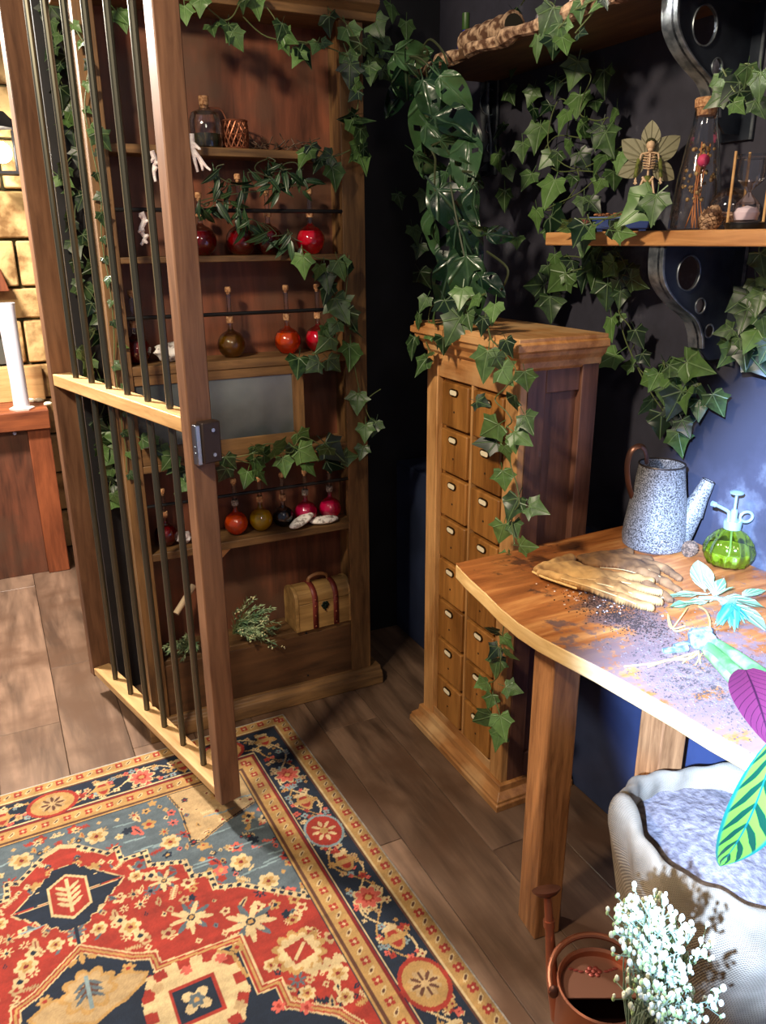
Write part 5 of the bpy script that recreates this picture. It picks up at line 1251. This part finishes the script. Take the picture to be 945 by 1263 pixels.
garland('ivy_garland','ivy strand hung across the shelf beneath the fogged pane',('Y',2.228),[(430,563,20,80),(410,556,30,40),(412,572,26,60),(398,560,22,-30),(374,540,28,30),(378,560,28,50),(381,578,24,10),(345,552,30,60),(350,575,28,0),(358,558,20,-40),(318,556,24,30),(316,575,26,-10),(303,590,26,-30),(322,587,24,20),(283,570,28,20),(275,585,22,-40),(330,562,22,80)],NB,seed=6)
garland('ivy_garland','small loose ivy tendril reaching into the dark gap right of the bookcase',('Y',2.25),[(430,430,14,0),(440,497,24,-10),(448,533,24,10),(460,528,26,-20),(446,558,22,-30)],NB,seed=7,extra_stems=[[(445,500),(458,488),(470,480)]])
garland('ivy_garland','ivy column hanging behind the left gate bars beside the bookcase',('Y',2.59),along([(60,15),(72,60),(80,130),(88,200),(96,280),(106,340),(112,420),(118,480)],34,22,12,11)+along([(132,510),(138,560),(146,620),(152,640)],13,22,10,12),NB,seed=8)
garland('ivy_garland','thin ivy strand with pale buds down the left bookcase stile',('Y',2.26),along([(95,20),(112,120),(122,250),(132,330),(148,420),(155,520),(165,600)],22,13,5,13),NB,seed=9)
garland('ivy_garland','ivy sprigs behind the gate bars near the lowest flask row',('Y',2.25),along([(185,540),(215,570),(222,600)],9,20,8,14)+[(128,178,30,20),(152,30,24,0),(150,22,22,30)],NB,seed=10,stemorder=False)
garland('herb_garland','dark leafy sprig garland tangled through the top flask row',('Y',2.26),along([(245,228),(280,245),(305,235),(330,210),(345,240),(360,215),(385,235)],42,20,16,15)+along([(245,260),(290,270),(315,290),(345,300),(365,312)],34,19,12,16),NB,meshes=HERBM,seed=11,stem=DSTEM,cat='greenery',smul=1.25)
garland('ivy_garland','ivy heaped on the front top edge of the apothecary cabinet',('X',1.075),[(525,455,26,-20),(512,430,28,0),(532,440,22,-30),(520,400,26,-20),(530,380,26,0),(548,418,34,-15),(567,412,34,-20),(558,382,36,50),(580,398,30,20),(600,402,34,0),(540,395,26,30),(590,378,28,-20),(610,388,28,20),(575,372,28,10),(555,430,26,30),(530,412,24,-60)],(-1,-.3,.5),seed=12)
garland('ivy_garland','ivy strand hanging down the near corner of the apothecary cabinet',('X',1.055),[(600,402,20,0),(603,450,36,-10),(617,448,32,30),(633,430,30,10),(630,463,30,40),(656,470,28,0),(640,497,32,-10),(602,496,22,80),(655,522,34,50),(648,540,26,70),(607,530,42,-60),(600,545,28,-80),(628,560,30,0),(637,548,20,20),(623,592,26,10),(636,626,34,0),(664,627,26,80),(624,655,26,-20),(637,652,28,10),(657,672,26,80)],(-1,-.55,.15),seed=13,jit=.35)
garland('ivy_garland','lower end of ivy hanging past the bench corner over the cabinet drawers',('X',1.05),[(628,690,20,0),(610,776,26,-85),(628,792,26,30),(612,803,22,-20),(613,822,26,10),(633,805,26,40),(634,850,22,75),(598,842,20,-70),(594,842,14,-30),(606,865,24,0),(600,884,34,-40),(625,893,34,30),(614,912,26,-10)],(-1,-.5,.15),seed=14,jit=.35)
garland('ivy_garland','ivy hanging over the bark edge of the high shelf',('X',1.215),[(650,8,20,0),(676,28,34,-10),(690,45,32,10),(664,60,28,-20),(700,58,24,20),(688,62,26,0),(716,12,26,10),(706,35,22,60),(752,6,26,20),(740,10,22,-40),(725,48,18,60)],NW,seed=15)
garland('ivy_garland','ivy climbing the dark wall behind the vine and left of the fairy figure',('X',1.46),[(688,108,26,10),(675,135,22,-40),(660,145,22,-20),(712,95,40,5),(714,130,36,0),(748,105,36,10),(700,155,34,-10),(720,160,30,20),(730,165,30,40),(742,172,32,-20),(755,180,32,20),(760,150,30,-10),(722,200,34,25),(745,205,32,10),(664,170,34,10),(654,225,30,-10),(680,240,36,-15),(712,227,18,0),(758,222,32,10),(722,255,28,20),(692,275,34,60),(668,275,28,-10),(680,290,26,0),(742,232,26,-20),(690,200,26,10),(676,200,22,-30),(735,130,24,30),(655,120,20,0),(705,185,24,-20),(650,190,24,0),(735,255,24,40),(765,200,26,0)],NW,seed=16)
garland('ivy_garland','ivy laid along the front of the wall shelf by the blue tray',('X',1.235),[(722,290,32,-10),(735,292,28,50),(765,285,26,70),(720,300,30,10),(790,262,46,-50),(800,245,36,-150),(812,262,34,10),(775,290,24,80),(700,282,22,-60)],NW,seed=17)
garland('ivy_garland','ivy hanging below the left half of the wall shelf',('X',1.44),[(728,316,30,0),(745,312,30,20),(735,330,28,-20),(737,342,38,10),(720,345,32,0),(725,303,34,0),(760,320,28,30),(750,366,32,0),(762,350,28,-20),(692,350,34,-60),(705,345,26,60),(682,381,30,0),(664,353,28,-70),(678,335,24,10),(690,325,22,30),(778,340,26,20),(792,352,26,60),(768,330,24,0),(740,290,26,0),(700,330,22,-20),(755,335,26,-30)],NW,seed=18)
garland('ivy_garland','ivy strand dipping from the wall shelf to a heap above the watering can',('X',1.45),[(768,370,20,0),(765,395,20,10),(758,407,28,0),(790,418,32,15),(800,445,24,40),(748,445,36,-60),(778,452,20,-80),(801,502,26,-30),(812,472,26,-20),(826,460,26,20),(842,458,30,60),(820,485,30,0),(838,478,32,30),(855,470,28,50),(863,453,40,80),(850,495,34,20),(838,500,36,-20),(885,499,34,35),(868,488,30,50),(818,525,34,-10),(833,515,28,10),(838,547,38,5),(848,528,30,20),(800,470,24,-50),(830,470,26,0),(862,505,26,10)],NW,seed=19,extra_stems=[[(762,330),(766,400),(780,440),(800,480),(820,510),(838,535)]])
garland('ivy_garland','ivy cluster on the wall right of the bracket at the picture edge',('X',1.45),[(942,328,30,0),(934,357,32,0),(945,350,26,20),(940,375,30,10),(911,373,34,-60),(922,395,38,10),(908,428,32,-20),(930,420,34,0),(942,400,28,20),(920,440,36,30),(897,410,28,-70),(935,450,32,30),(900,440,30,-40),(945,435,26,0),(893,425,22,-60)],NW,seed=20)
garland('ivy_garland','ivy tangled in the foot of the large top right bracket',('X',1.25),[(905,118,30,-30),(885,128,28,-70),(920,125,32,20),(940,112,30,10),(925,100,26,0),(888,108,26,10),(938,135,28,30),(915,138,24,60),(900,98,20,20)],NW,seed=21)
garland('monstera_vine','dark cut-leaf monstera vine hanging from the high shelf to the cabinet top',('X',1.19),[(508,68,44,75),(500,88,36,-20),(514,108,46,10),(492,118,40,-50),(520,75,44,60),(545,95,50,60),(562,112,52,50),(540,125,54,20),(530,150,56,0),(565,152,62,70),(525,185,56,10),(545,170,40,30),(580,196,54,10),(575,215,56,30),(535,205,56,15),(548,235,54,0),(570,260,66,40),(545,285,54,-5),(585,300,64,60),(560,315,50,20),(615,290,36,85),(600,285,34,60),(580,325,60,20),(560,345,44,-10),(590,350,56,25),(585,375,46,5),(555,330,36,-50),(555,372,44,50),(600,340,40,50),(575,390,40,-10),(615,350,36,60),(566,180,44,40),(553,262,40,-30),(595,250,44,30)],(-1,-.6,.1),meshes=MONM,cat='vine',seed=22,stem=DSTEM,r=.003,jit=.55,dj=.03,smul=1.15,extra_stems=[[(600,310),(625,330),(622,350),(612,362)],[(520,60),(530,48),(545,62),(552,80)],[(505,110),(520,160),(540,250),(570,330),(585,395)]])
garland('ivy_garland','sparse dark ivy in the shadowed gap just right of the bookcase cornice',('Y',2.57),[(463,40,26,10),(470,60,24,0),(462,85,34,10),(475,70,20,40),(480,20,26,-20),(460,10,20,0),(455,60,22,20),(500,40,22,0),(476,95,22,60),(490,250,20,0),(520,250,22,0),(512,290,22,20),(530,270,20,0),(522,345,22,20),(515,310,18,0)],NB,seed=23,stemorder=False)
garland('ivy_garland','sparse dark ivy on the wall between the monstera vine and the wall shelf',('X',1.46),[(615,200,22,10),(628,250,24,-10),(640,90,22,0),(632,120,24,20),(640,300,22,0),(650,60,26,0),(645,30,24,10),(622,165,20,-20),(630,215,20,30)],NW,seed=24,stemorder=False)
